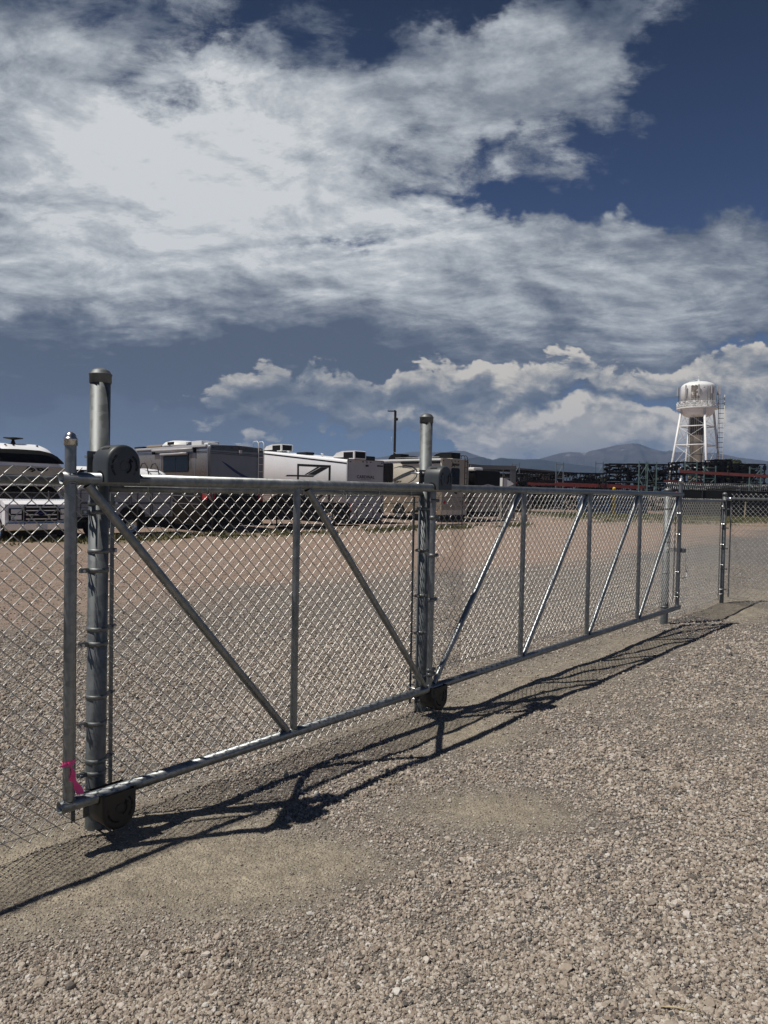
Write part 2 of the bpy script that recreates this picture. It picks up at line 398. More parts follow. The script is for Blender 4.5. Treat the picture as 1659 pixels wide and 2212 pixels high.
def copy_thing(src, loc, rz, label, group=None):
    r = src.copy(); COL.objects.link(r); r.location = loc; r.rotation_euler = (0, 0, rz); r['label'] = label
    if group: r['group'] = group
    def rec(a, b):
        for ch in a.children:
            c = ch.copy(); COL.objects.link(c); c.parent = b; rec(ch, c)
    kids = list(src.children)
    for ch in kids:
        c = ch.copy(); COL.objects.link(c); c.parent = r
        for g in list(ch.children):
            d = g.copy(); COL.objects.link(d); d.parent = c
    return r

def np_mesh(name, V, F, mat, smooth=True):
    me = bpy.data.meshes.new(name)
    V = np.ascontiguousarray(V, np.float32); F = np.ascontiguousarray(F, np.int32)
    me.vertices.add(len(V)); me.vertices.foreach_set('co', V.ravel())
    k = F.shape[1]
    me.loops.add(F.size); me.loops.foreach_set('vertex_index', F.ravel())
    me.polygons.add(len(F)); me.polygons.foreach_set('loop_start', np.arange(0, F.size, k, dtype=np.int32))
    me.polygons.foreach_set('use_smooth', np.full(len(F), smooth))
    me.update(calc_edges=True); me.validate()
    if mat: me.materials.append(mat)
    return me

_font_cache = {}
def text_shape(txt, size=1.0, extrude=0.002, shear=0.0, bold=0.0, align='LEFT', spacing=1.0):
    """verts, faces of flat lettering in the x-y plane"""
    cu_ = bpy.data.curves.new("lettering", 'FONT')
    cu_.body = txt; cu_.size = size; cu_.extrude = extrude; cu_.shear = shear; cu_.offset = bold
    cu_.align_x = align; cu_.space_character = spacing; cu_.resolution_u = 3
    o = bpy.data.objects.new("lettering", cu_); COL.objects.link(o)
    dg = bpy.context.evaluated_depsgraph_get(); dg.update()
    me = o.evaluated_get(dg).to_mesh()
    vs = [v.co.copy() for v in me.vertices]; fs = [tuple(p.vertices) for p in me.polygons]
    o.evaluated_get(dg).to_mesh_clear()
    bpy.data.objects.remove(o); bpy.data.curves.remove(cu_)
    return vs, fs

def put_text(mb, txt, size, o, ex, ey, width=None, height=None, **k):
    vs, fs = text_shape(txt, size, **k)
    if not vs: return
    x0 = min(v.x for v in vs); x1 = max(v.x for v in vs); y0 = min(v.y for v in vs); y1 = max(v.y for v in vs)
    sx = width / (x1 - x0) if width else 1; sy = height / (y1 - y0) if height else sx
    ex, ey, o = Vector(ex), Vector(ey), Vector(o); ez = ex.cross(ey)
    mb.add([o + ex * ((v.x - x0) * sx) + ey * ((v.y - y0) * sy) + ez * v.z for v in vs], fs)

# ================================================================= materials
def mat(name, col=(0.5, 0.5, 0.5), rough=0.6, metal=0.0, spec=0.5, coat=0.0):
    m = bpy.data.materials.new(name); m.use_nodes = True
    b = m.node_tree.nodes['Principled BSDF']
    b.inputs['Base Color'].default_value = (*col, 1); b.inputs['Roughness'].default_value = rough
    b.inputs['Metallic'].default_value = metal; b.inputs['Specular IOR Level'].default_value = spec
    b.inputs['Coat Weight'].default_value = coat
    return m

def noisy(name, c1, c2, scale=4.0, rough=(0.5, 0.7), metal=0.0, detail=6, stretch=(1, 1, 1), bump=0.0, bscale=None, spec=0.5, lo=0.35, hi=0.65, dirt=None, coat=0.0):
    m = mat(name, c1, rough[0], metal, spec, coat)
    nt = m.node_tree; N, L = nt.nodes, nt.links; b = N['Principled BSDF']
    tc = N.new('ShaderNodeTexCoord'); mp = N.new('ShaderNodeMapping'); mp.inputs['Scale'].default_value = stretch
    L.new(tc.outputs['Object'], mp.inputs[0])
    n = N.new('ShaderNodeTexNoise'); n.inputs['Scale'].default_value = scale; n.inputs['Detail'].default_value = detail; n.inputs['Roughness'].default_value = 0.62
    L.new(mp.outputs[0], n.inputs['Vector'])
    r = N.new('ShaderNodeMapRange'); r.inputs['From Min'].default_value = lo; r.inputs['From Max'].default_value = hi
    L.new(n.outputs[0], r.inputs['Value'])
    mx = N.new('ShaderNodeMix'); mx.data_type = 'RGBA'
    L.new(r.outputs[0], mx.inputs[0]); mx.inputs[6].default_value = (*c1, 1); mx.inputs[7].default_value = (*c2, 1)
    col = mx.outputs[2]
    if dirt:
        n2 = N.new('ShaderNodeTexNoise'); n2.inputs['Scale'].default_value = dirt[1]; n2.inputs['Detail'].default_value = 8
        L.new(tc.outputs['Object'], n2.inputs['Vector'])
        r2 = N.new('ShaderNodeMapRange'); r2.inputs['From Min'].default_value = dirt[2]; r2.inputs['From Max'].default_value = dirt[3]
        L.new(n2.outputs[0], r2.inputs['Value'])
        m2 = N.new('ShaderNodeMix'); m2.data_type = 'RGBA'; L.new(r2.outputs[0], m2.inputs[0]); L.new(col, m2.inputs[6]); m2.inputs[7].default_value = (*dirt[0], 1)
        col = m2.outputs[2]
    L.new(col, b.inputs['Base Color'])
    rr = N.new('ShaderNodeMapRange'); rr.inputs['To Min'].default_value = rough[0]; rr.inputs['To Max'].default_value = rough[1]
    L.new(n.outputs[0], rr.inputs['Value']); L.new(rr.outputs[0], b.inputs['Roughness'])
    if bump:
        n3 = N.new('ShaderNodeTexNoise'); n3.inputs['Scale'].default_value = bscale or scale * 4; n3.inputs['Detail'].default_value = 4
        L.new(mp.outputs[0], n3.inputs['Vector'])
        bp = N.new('ShaderNodeBump'); bp.inputs['Strength'].default_value = bump; bp.inputs['Distance'].default_value = 0.01
        L.new(n3.outputs[0], bp.inputs['Height']); L.new(bp.outputs[0], b.inputs['Normal'])
    return m

def galv(name, c1, c2, rough=(0.32, 0.55), metal=0.85, spangle=45.0):
    """galvanised steel: spangle cells, milky streaks down the tube"""
    m = mat(name, c1, rough[0], metal)
    nt = m.node_tree; N, L = nt.nodes, nt.links; b = N['Principled BSDF']
    tc = N.new('ShaderNodeTexCoord')
    mp = N.new('ShaderNodeMapping'); mp.inputs['Scale'].default_value = (1, 1, 0.12); L.new(tc.outputs['Object'], mp.inputs[0])
    st = N.new('ShaderNodeTexNoise'); st.inputs['Scale'].default_value = 22; st.inputs['Detail'].default_value = 8; st.inputs['Roughness'].default_value = 0.7; L.new(mp.outputs[0], st.inputs['Vector'])
    vo = N.new('ShaderNodeTexVoronoi'); vo.inputs['Scale'].default_value = spangle; L.new(tc.outputs['Object'], vo.inputs['Vector'])
    bl = N.new('ShaderNodeTexNoise'); bl.inputs['Scale'].default_value = 6; bl.inputs['Detail'].default_value = 5; L.new(tc.outputs['Object'], bl.inputs['Vector'])
    sp = N.new('ShaderNodeSeparateColor'); L.new(vo.outputs['Color'], sp.inputs[0])
    a = N.new('ShaderNodeMath'); a.operation = 'MULTIPLY_ADD'; L.new(sp.outputs[0], a.inputs[0]); a.inputs[1].default_value = 0.28; L.new(st.outputs[0], a.inputs[2])
    a2 = N.new('ShaderNodeMath'); a2.operation = 'MULTIPLY_ADD'; L.new(bl.outputs[0], a2.inputs[0]); a2.inputs[1].default_value = 0.5; L.new(a.outputs[0], a2.inputs[2])
    r = N.new('ShaderNodeMapRange'); r.inputs['From Min'].default_value = 0.62; r.inputs['From Max'].default_value = 1.15; L.new(a2.outputs[0], r.inputs['Value'])
    mx = N.new('ShaderNodeMix'); mx.data_type = 'RGBA'; L.new(r.outputs[0], mx.inputs[0]); mx.inputs[6].default_value = (*c1, 1); mx.inputs[7].default_value = (*c2, 1)
    L.new(mx.outputs[2], b.inputs['Base Color'])
    rr = N.new('ShaderNodeMapRange'); rr.inputs['From Min'].default_value = 0.5; rr.inputs['From Max'].default_value = 1.2
    rr.inputs['To Min'].default_value = rough[0]; rr.inputs['To Max'].default_value = rough[1]; L.new(a2.outputs[0], rr.inputs['Value']); L.new(rr.outputs[0], b.inputs['Roughness'])
    bp = N.new('ShaderNodeBump'); bp.inputs['Strength'].default_value = 0.12; bp.inputs['Distance'].default_value = 0.004; L.new(st.outputs[0], bp.inputs['Height']); L.new(bp.outputs[0], b.inputs['Normal'])
    return m

M_CAP = noisy("cap_steel", (0.28, 0.30, 0.31), (0.38, 0.40, 0.41), 30, (0.35, 0.5), 0.6)
M_GALV = galv("galvanised_pipe", (0.17, 0.185, 0.19), (0.32, 0.335, 0.335), (0.34, 0.50), 0.8)
M_POST = galv("galvanised_post", (0.10, 0.11, 0.112), (0.205, 0.22, 0.222), (0.46, 0.62), 0.5, 30)
M_WIRE = mat("galvanised_wire", (0.50, 0.495, 0.475), 0.42, 0.9)
M_WIRE2 = mat("tension_wire_steel", (0.45, 0.45, 0.44), 0.4, 0.9)
M_BAND = noisy("band_steel", (0.15, 0.16, 0.16), (0.24, 0.25, 0.25), 30, (0.45, 0.6), 0.7)
M_BOLT = noisy("bolt_zinc", (0.45, 0.46, 0.47), (0.7, 0.7, 0.7), 80, (0.2, 0.35), 1.0)
M_WELD = noisy("weld_bead", (0.5, 0.52, 0.53), (0.12, 0.12, 0.12), 60, (0.3, 0.6), 0.8, bump=0.8, bscale=90)
M_PLAST = noisy("grey_plastic", (0.048, 0.055, 0.060), (0.062, 0.070, 0.076), 5, (0.36, 0.5), bump=0.05, bscale=300, dirt=((0.2, 0.19, 0.16), 9, 0.62, 0.85))
M_PLASTD = noisy("dark_plastic", (0.012, 0.013, 0.014), (0.020, 0.021, 0.022), 5, (0.38, 0.6), dirt=((0.12, 0.11, 0.09), 12, 0.58, 0.8))
M_LETTER = mat("raised_lettering", (0.008, 0.009, 0.010), 0.6, 0, 0.2)
M_PINK = noisy("pink_tape", (0.80, 0.055, 0.26), (0.92, 0.12, 0.36), 20, (0.35, 0.5), spec=0.4)
M_STRAW = mat("straw", (0.52, 0.43, 0.26), 0.7)
M_BLACK = mat("black_gloss", (0.004, 0.004, 0.005), 0.12, 0, 0.25)
M_GLASSD = mat("tinted_glass", (0.004, 0.004, 0.005), 0.06, 0, 0.35)
M_RUBBER = noisy("tyre_rubber", (0.010, 0.010, 0.010), (0.018, 0.017, 0.016), 8, (0.7, 0.9), spec=0.3)
M_CHROME = mat("alloy_wheel", (0.7, 0.7, 0.7), 0.2, 1.0)
M_WHITE = noisy("white_gelcoat", (0.88, 0.89, 0.91), (0.82, 0.83, 0.85), 1.2, (0.25, 0.4))
M_CREAM = noisy("cream_gelcoat", (0.80, 0.75, 0.62), (0.74, 0.69, 0.57), 1.2, (0.3, 0.45), coat=0.2)
M_GREYRV = noisy("grey_gelcoat", (0.155, 0.165, 0.185), (0.19, 0.20, 0.22), 1.0, (0.22, 0.35), coat=0.4)
M_DGREYRV = noisy("dark_grey_gelcoat", (0.045, 0.05, 0.058), (0.06, 0.064, 0.07), 1.0, (0.2, 0.35), coat=0.4)
M_BLKBODY = noisy("black_body", (0.006, 0.006, 0.007), (0.010, 0.010, 0.011), 1.5, (0.45, 0.6), spec=0.2)
M_TANRV = noisy("tan_gelcoat_and_shade", (0.35, 0.31, 0.25), (0.40, 0.36, 0.29), 1.2, (0.3, 0.45))  # tan finish; also the painted shade on the cream back and cab-over cap
M_PLGREY = noisy("grey_panel_and_shade", (0.42, 0.41, 0.42), (0.48, 0.47, 0.48), 1.2, (0.3, 0.45))  # grey fittings; also painted shade on white trailer walls
M_BLUE = mat("navy_stripe", (0.012, 0.018, 0.09), 0.25)
M_REDL = mat("red_lens", (0.45, 0.01, 0.015), 0.15)
M_AMBER = mat("amber_lens", (0.10, 0.03, 0.01), 0.2)
M_ALU = mat("aluminium_trim", (0.6, 0.6, 0.6), 0.3, 0.9)
M_WHT = mat("white_plastic", (0.78, 0.78, 0.76), 0.4)
M_BLKPL = mat("black_plastic", (0.007, 0.007, 0.007), 0.5, 0, 0.25)
M_TANPL = mat("tan_plastic", (0.30, 0.24, 0.18), 0.6)
M_TIE = noisy("creosote_timber", (0.018, 0.015, 0.012), (0.05, 0.04, 0.03), 6, (0.8, 0.95), stretch=(1, 6, 6))
M_CONC = noisy("concrete", (0.36, 0.34, 0.30), (0.26, 0.24, 0.21), 3, (0.8, 0.95))
M_DKPOST = mat("far_fence_steel", (0.10, 0.10, 0.10), 0.5, 0.6)
M_BRONZE = mat("bronze_pole_paint", (0.030, 0.024, 0.020), 0.45)
M_YEL = noisy("yellow_paint", (0.72, 0.46, 0.02), (0.62, 0.38, 0.02), 6, (0.4, 0.6))
M_RACKG = noisy("rack_green", (0.10, 0.17, 0.17), (0.14, 0.21, 0.20), 2, (0.45, 0.6))
M_RACKB = noisy("rack_blue_grey", (0.12, 0.16, 0.19), (0.18, 0.22, 0.24), 2, (0.45, 0.6))
M_RACKR = noisy("rack_red_beam", (0.42, 0.10, 0.08), (0.33, 0.07, 0.055), 1, (0.45, 0.6))
M_RACKRD = noisy("rack_dark_red_beam", (0.13, 0.025, 0.022), (0.09, 0.02, 0.018), 1, (0.5, 0.6))
M_RACKK = noisy("rack_black_paint", (0.005, 0.005, 0.006), (0.012, 0.012, 0.013), 2, (0.5, 0.7), spec=0.2)
M_BLDG = noisy("tan_metal_siding", (0.10, 0.075, 0.055), (0.13, 0.10, 0.075), 0.5, (0.5, 0.7), stretch=(8, 8, .3))
M_ROOF = noisy("dark_roof", (0.06, 0.055, 0.05), (0.1, 0.09, 0.08), 0.6, (0.5, 0.7))
M_SCREEN = noisy("black_windscreen", (0.008, 0.009, 0.010), (0.016, 0.016, 0.018), 1.0, (0.8, 0.95))
M_LEAF = noisy("tree_leaf", (0.030, 0.042, 0.012), (0.070, 0.078, 0.022), 0.6, (0.5, 0.7), lo=0.4, hi=0.6)
M_BARK = mat("bark", (0.06, 0.045, 0.03), 0.9)
M_RED = mat("red_paint", (0.5, 0.05, 0.03), 0.5)
M_BLUEC = noisy("blue_container", (0.02, 0.05, 0.11), (0.03, 0.06, 0.13), 1, (0.5, 0.7))
M_GREYS = mat("grey_painted_steel", (0.10, 0.10, 0.105), 0.4)

def weathered_white():
    m = noisy("peeling_white_paint", (0.84, 0.85, 0.85), (0.74, 0.74, 0.73), 0.5, (0.35, 0.55))
    nt = m.node_tree; N, L = nt.nodes, nt.links; b = N['Principled BSDF']
    src = b.inputs['Base Color'].links[0].from_socket
    tc = N.new('ShaderNodeTexCoord')
    n = N.new('ShaderNodeTexNoise'); n.inputs['Scale'].default_value = 0.9; n.inputs['Detail'].default_value = 10; n.inputs['Roughness'].default_value = 0.72; L.new(tc.outputs['Object'], n.inputs['Vector'])
    r = N.new('ShaderNodeMapRange'); r.inputs['From Min'].default_value = 0.635; r.inputs['From Max'].default_value = 0.66; L.new(n.outputs[0], r.inputs['Value'])
    mx = N.new('ShaderNodeMix'); mx.data_type = 'RGBA'; L.new(r.outputs[0], mx.inputs[0]); L.new(src, mx.inputs[6]); mx.inputs[7].default_value = (0.05, 0.045, 0.042, 1)
    L.new(mx.outputs[2], b.inputs['Base Color'])
    return m
M_TANK = weathered_white()
M_PATCH = noisy("bare_primer_patch", (0.26, 0.22, 0.19), (0.12, 0.105, 0.095), 1.6, (0.6, 0.8), lo=0.45, hi=0.58, dirt=((0.6, 0.58, 0.55), 1.1, 0.58, 0.64))
M_RISER = noisy("riser_steel", (0.66, 0.62, 0.50), (0.52, 0.48, 0.39), 0.8, (0.5, 0.7), stretch=(1, 1, .2))
M_CABLE = mat("feed_cables", (0.07, 0.07, 0.075), 0.5)

def ground_material():
    m = bpy.data.materials.new("gravel_ground"); m.use_nodes = True
    nt = m.node_tree; N, L = nt.nodes, nt.links; b = N['Principled BSDF']
    b.inputs['Roughness'].default_value = 0.92; b.inputs['Specular IOR Level'].default_value = 0.25
    def nd(t, **k):
        n = N.new(t)
        for a, v in k.items(): setattr(n, a, v)
        return n
    def mix(f, a, c, mode='MIX'):
        n = nd('ShaderNodeMix', data_type='RGBA', blend_type=mode)
        if isinstance(f, (int, float)): n.inputs[0].default_value = f
        else: L.new(f, n.inputs[0])
        for s, v in ((n.inputs[6], a), (n.inputs[7], c)):
            if isinstance(v, tuple): s.default_value = (*v, 1)
            else: L.new(v, s)
        return n.outputs[2]
    def mr(v, a, c, lo=0.0, hi=1.0):
        n = nd('ShaderNodeMapRange'); L.new(v, n.inputs['Value'])
        for k, x in zip(('From Min', 'From Max', 'To Min', 'To Max'), (a, c, lo, hi)): n.inputs[k].default_value = x
        return n.outputs[0]
    tc = nd('ShaderNodeTexCoord'); O = tc.outputs['Object']
    def noise(s, d=6, r=0.6):
        n = nd('ShaderNodeTexNoise'); n.inputs['Scale'].default_value = s; n.inputs['Detail'].default_value = d; n.inputs['Roughness'].default_value = r
        L.new(O, n.inputs['Vector']); return n
    def vor(s, rnd=1.0):
        n = nd('ShaderNodeTexVoronoi'); n.inputs['Scale'].default_value = s; n.inputs['Randomness'].default_value = rnd
        L.new(O, n.inputs['Vector']); return n
    def att(nm):
        n = nd('ShaderNodeAttribute', attribute_name=nm); return n.outputs['Fac']
    grav, red, weed = att('gravel'), att('red'), att('weed')
    v1, v2, v3 = vor(75), vor(160), vor(30)
    n1, n2, n3 = noise(3.0, 8, 0.65), noise(30, 6, 0.7), noise(0.35, 5)
    # dust
    dust = mix(mr(n1.outputs[0], 0.3, 0.7), (0.32, 0.280, 0.213), (0.42, 0.372, 0.276))
    dust = mix(mr(n2.outputs[0], 0.35, 0.65), dust, (0.22, 0.19, 0.15))
    sp = nd('ShaderNodeSeparateColor'); L.new(v1.outputs['Color'], sp.inputs[0])
    sp2 = nd('ShaderNodeSeparateColor'); L.new(v2.outputs['Color'], sp2.inputs[0])
    r = nd('ShaderNodeValToRGB'); L.new(sp.outputs[0], r.inputs[0])
    e = r.color_ramp.elements
    for q, (p, c) in zip([e[0], e[1]] + [e.new(.5) for _ in range(4)], [(0, (0.13, 0.12, 0.115)), (0.22, (0.20, 0.185, 0.17)), (0.45, (0.27, 0.25, 0.225)), (0.68, (0.33, 0.30, 0.275)), (0.86, (0.42, 0.39, 0.355)), (0.96, (0.55, 0.52, 0.48))]):
        q.position = p; q.color = (*c, 1)
    stone = mix(0.35, r.outputs[0], mix(sp2.outputs[1], (0.20, 0.185, 0.17), (0.40, 0.37, 0.34)))
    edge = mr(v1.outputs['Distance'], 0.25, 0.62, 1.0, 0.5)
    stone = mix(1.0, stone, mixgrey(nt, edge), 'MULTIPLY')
    stone = mix(1.0, stone, mixgrey(nt, mr(n1.outputs[0], 0.3, 0.7, 0.70, 0.92)), 'MULTIPLY')  # stone ground darkened so gaps between loose stones look shaded
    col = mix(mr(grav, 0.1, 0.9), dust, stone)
    redc = mix(mr(n1.outputs[0], 0.3, 0.7), (0.270, 0.188, 0.142), (0.345, 0.255, 0.200))
    redc = mix(mr(n3.outputs[0], 0.35, 0.65), redc, (0.30, 0.235, 0.190))
    redc = mix(mr(sp2.outputs[0], 0.6, 1.0, 0, 0.5), redc, (0.15, 0.11, 0.08))
    col = mix(red, col, redc)
    n5 = noise(7.0, 7, 0.7)
    col = mix(1.0, col, mixgrey(nt, mr(n5.outputs[0], 0.32, 0.68, 0.74, 1.22)), 'MULTIPLY')
    wc = mix(mr(n2.outputs[0], 0.4, 0.6), (0.060, 0.078, 0.022), (0.13, 0.12, 0.05))
    col = mix(weed, col, wc)
    L.new(col, b.inputs['Base Color'])
    h1 = nd('ShaderNodeMath', operation='MULTIPLY'); L.new(v1.outputs['Distance'], h1.inputs[0]); h1.inputs[1].default_value = -0.010
    h2 = nd('ShaderNodeMath', operation='MULTIPLY_ADD'); L.new(v2.outputs['Distance'], h2.inputs[0]); h2.inputs[1].default_value = -0.005; L.new(h1.outputs[0], h2.inputs[2])
    h3 = nd('ShaderNodeMath', operation='MULTIPLY_ADD'); L.new(n2.outputs[0], h3.inputs[0]); h3.inputs[1].default_value = 0.004; L.new(h2.outputs[0], h3.inputs[2])
    bp = nd('ShaderNodeBump'); bp.inputs['Strength'].default_value = 0.8; bp.inputs['Distance'].default_value = 1.0
    L.new(h3.outputs[0], bp.inputs['Height']); L.new(bp.outputs[0], b.inputs['Normal'])
    return m

def mixgrey(nt, v):
    c = nt.nodes.new('ShaderNodeCombineColor')
    for i in range(3): nt.links.new(v, c.inputs[i])
    return c.outputs[0]

# ================================================================= ground
def build_ground():
    rr = [0.35]
    while rr[-1] < 9000: rr.append(rr[-1] * (1.0125 if rr[-1] < 25 else 1.05))
    rr = np.array(rr)
    front = np.linspace(-radians(42), radians(42), 420)
    back = np.linspace(radians(42), 2 * pi - radians(42), 90)[1:-1]
    th = np.concatenate([front, back]); n = len(th); m = len(rr)
    R, T = np.meshgrid(rr, th, indexing='ij')
    X, Y = R * np.sin(T), R * np.cos(T)
    Z = zground(X, Y)
    V = np.stack([X.ravel(), Y.ravel(), Z.ravel()], 1)
    i = np.arange(m - 1)[:, None] * n; k = np.arange(n)[None, :]; k2 = (k + 1) % n
    F = np.stack([i + k, i + n + k, i + n + k2, i + k2], -1).reshape(-1, 4)
    V = np.vstack([V, [[0, 0, float(zg1(0, 0))]]]); c = len(V) - 1
    me = np_mesh("ground", V, F, ground_material())
    bm = bmesh.new(); bm.from_mesh(me); bm.verts.ensure_lookup_table()
    for q in range(n): bm.faces.new((bm.verts[c], bm.verts[q], bm.verts[(q + 1) % n]))
    bmesh.ops.recalc_face_normals(bm, faces=bm.faces[:]); bm.to_mesh(me); bm.free()
    co = np.empty(len(me.vertices) * 3, np.float32); me.vertices.foreach_get('co', co); co = co.reshape(-1, 3)
    for nm, fn in (('gravel', gravel_amount), ('red', red_amount), ('weed', weed_amount)):
        a = me.attributes.new(nm, 'FLOAT', 'POINT'); a.data.foreach_set('value', fn(co[:, 0], co[:, 1]).astype(np.float32))
    nrm = me.polygons[0].normal
    if nrm.z < 0: me.flip_normals()
    link("ground", me, kind='structure')
build_ground()

# ---- haze over the plain
def build_haze():
    b = MB(); b.box((0, 1600, 141), (9000, 9000, 286))
    m = bpy.data.materials.new("haze_air"); m.use_nodes = True
    nt = m.node_tree; nt.nodes.clear()
    v = nt.nodes.new('ShaderNodeVolumePrincipled'); v.inputs['Color'].default_value = (0.40, 0.58, 0.92, 1); v.inputs['Density'].default_value = 0.00019; v.inputs['Anisotropy'].default_value = 0.0
    o = nt.nodes.new('ShaderNodeOutputMaterial'); nt.links.new(v.outputs[0], o.inputs['Volume'])
    b.build("haze", m, kind='stuff')
HAZE = True
if HAZE: build_haze()

# ---- mountains
RIDGE_FAR = [(-0.62, 0.001), (-0.35, 0.006), (-0.122, 0.0357), (-0.1044, 0.0451), (-0.0874, 0.0486), (-0.0663, 0.0459), (-0.0395, 0.044), (-0.0114, 0.0465), (0.0052, 0.05), (0.0217, 0.0535), (0.0358, 0.0557), (0.0498, 0.0565), (0.0676, 0.0562), (0.0829, 0.0564), (0.0918, 0.0578), (0.1006, 0.0586), (0.1101, 0.0581), (0.1209, 0.0538), (0.1349, 0.0495), (0.1513, 0.0459), (0.1762, 0.0456), (0.1947, 0.0477), (0.21, 0.0485), (0.2251, 0.053), (0.239, 0.0568), (0.2492, 0.0581), (0.2618, 0.0576), (0.2689, 0.0576), (0.2789, 0.0607), (0.2883, 0.0626), (0.2988, 0.0647), (0.3092, 0.0674), (0.3195, 0.0686), (0.3293, 0.0701), (0.3361, 0.0692), (0.3442, 0.0662), (0.3522, 0.0631), (0.3612, 0.0607), (0.3702, 0.0589), (0.3746, 0.0607), (0.3835, 0.058), (0.3928, 0.0583), (0.4037, 0.0565), (0.4144, 0.0576), (0.4299, 0.057), (0.4394, 0.0546), (0.4551, 0.0511), (0.4756, 0.0482), (0.4867, 0.0464), (0.62, 0.05), (0.75, 0.035), (0.95, 0.045), (1.2, 0.03)]
RIDGE_NEAR = [(-0.62, 0.001), (-0.3, 0.006), (-0.1717, 0.0093), (-0.1219, 0.0294), (-0.0457, 0.0362), (0.0181, 0.0413), (0.0819, 0.045), (0.116, 0.0486), (0.1323, 0.0508), (0.1463, 0.0465), (0.1593, 0.0498), (0.1699, 0.0487), (0.191, 0.0477), (0.21, 0.0479), (0.2314, 0.0449), (0.2676, 0.0403), (0.2913, 0.0375), (0.326, 0.0426), (0.3601, 0.0398), (0.4043, 0.0359), (0.4361, 0.0413), (0.4671, 0.0442), (0.4868, 0.043), (0.62, 0.035), (0.8, 0.03), (1.2, 0.02)]
def build_range(name, ridge, D, depth, seed, rough, mt):
    az = np.array([a for a, e in ridge]); el = np.array([e for a, e in ridge])
    A = np.arange(az[0], az[-1], 0.0011); E = np.interp(A, az, el)
    n = len(A); rows = 60; V = []
    E = E + (fbm(A * 160, A * 0, seed, 4, 0.55) - 0.5) * 0.0009
    for j in range(rows):
        t = j / (rows - 1) * 1.5                      # 0 foot, 1 crest, 1.5 behind
        rad = D - depth * (1 - t)
        prof = (t ** 1.25 if t <= 1 else 1 - (t - 1) * 1.6)
        H = (D * E + 1.55) * prof
        x = rad * np.sin(A); y = rad * np.cos(A)
        w = 4 * t * (1 - t) if t < 1 else 0.0
        nz = fbm(x / 130, y / 130, seed + 5, 5, 0.55) - 0.5
        rid = -np.abs(fbm(A * 26 + 0.5 * t, A * 0 + t * 1.2, seed + 3, 4, .55) - 0.5)
        z = H + w * (nz * 45 + rid * 90) * rough * np.clip(E / 0.06, 0.1, 1.4)
        z = np.minimum(z, (D * E + 1.55) * np.where(t < 1, (0.15 + 0.85 * rad / D) * 0.985, 1.0)) if t < 1 else z
        V.append(np.stack([x, y, np.maximum(z, -3) - 2], 1))
    V = np.concatenate(V); i = np.arange(rows - 1)[:, None] * n; k = np.arange(n - 1)[None, :]
    F = np.stack([i + k, i + k + 1, i + n + k + 1, i + n + k], -1).reshape(-1, 4)
    link(name, np_mesh(name, V, F, mt), kind='structure')
def mount_mat(name, c1, c2, snow):
    m = noisy(name, c1, c2, 0.012, (0.9, 1.0), spec=0.1, lo=0.4, hi=0.6)
    if snow:
        nt = m.node_tree; N, L = nt.nodes, nt.links; b = N['Principled BSDF']; src = b.inputs['Base Color'].links[0].from_socket
        tc = N.new('ShaderNodeTexCoord'); sp = N.new('ShaderNodeSeparateXYZ'); L.new(tc.outputs['Object'], sp.inputs[0])
        n = N.new('ShaderNodeTexNoise'); n.inputs['Scale'].default_value = 0.02; n.inputs['Detail'].default_value = 8; L.new(tc.outputs['Object'], n.inputs['Vector'])
        def mr(v, a, c_):
            q = N.new('ShaderNodeMapRange'); L.new(v, q.inputs['Value']); q.inputs['From Min'].default_value = a; q.inputs['From Max'].default_value = c_; return q.outputs[0]
        rock = N.new('ShaderNodeMath'); rock.operation = 'MULTIPLY'; L.new(mr(sp.outputs[2], 110, 190), rock.inputs[0]); L.new(mr(n.outputs[0], 0.35, 0.6), rock.inputs[1])
        mx = N.new('ShaderNodeMix'); mx.data_type = 'RGBA'; L.new(rock.outputs[0], mx.inputs[0]); L.new(src, mx.inputs[6]); mx.inputs[7].default_value = (0.085, 0.075, 0.07, 1)
        sn = N.new('ShaderNodeMath'); sn.operation = 'MULTIPLY'; L.new(mr(sp.outputs[2], 165, 185), sn.inputs[0]); L.new(mr(n.outputs[0], 0.64, 0.70), sn.inputs[1])
        m2 = N.new('ShaderNodeMix'); m2.data_type = 'RGBA'; L.new(sn.outputs[0], m2.inputs[0]); L.new(mx.outputs[2], m2.inputs[6]); m2.inputs[7].default_value = (0.35, 0.36, 0.37, 1)
        L.new(m2.outputs[2], b.inputs['Base Color'])
    return m
build_range("mountain_range", RIDGE_FAR, 3300, 900, 5, 1.0, mount_mat("mountain_rock", (0.022, 0.026, 0.028), (0.045, 0.043, 0.040), True))
build_range("foothills", RIDGE_NEAR, 2500, 700, 15, 0.6, mount_mat("foothill_forest", (0.012, 0.017, 0.016), (0.022, 0.026, 0.022), False))

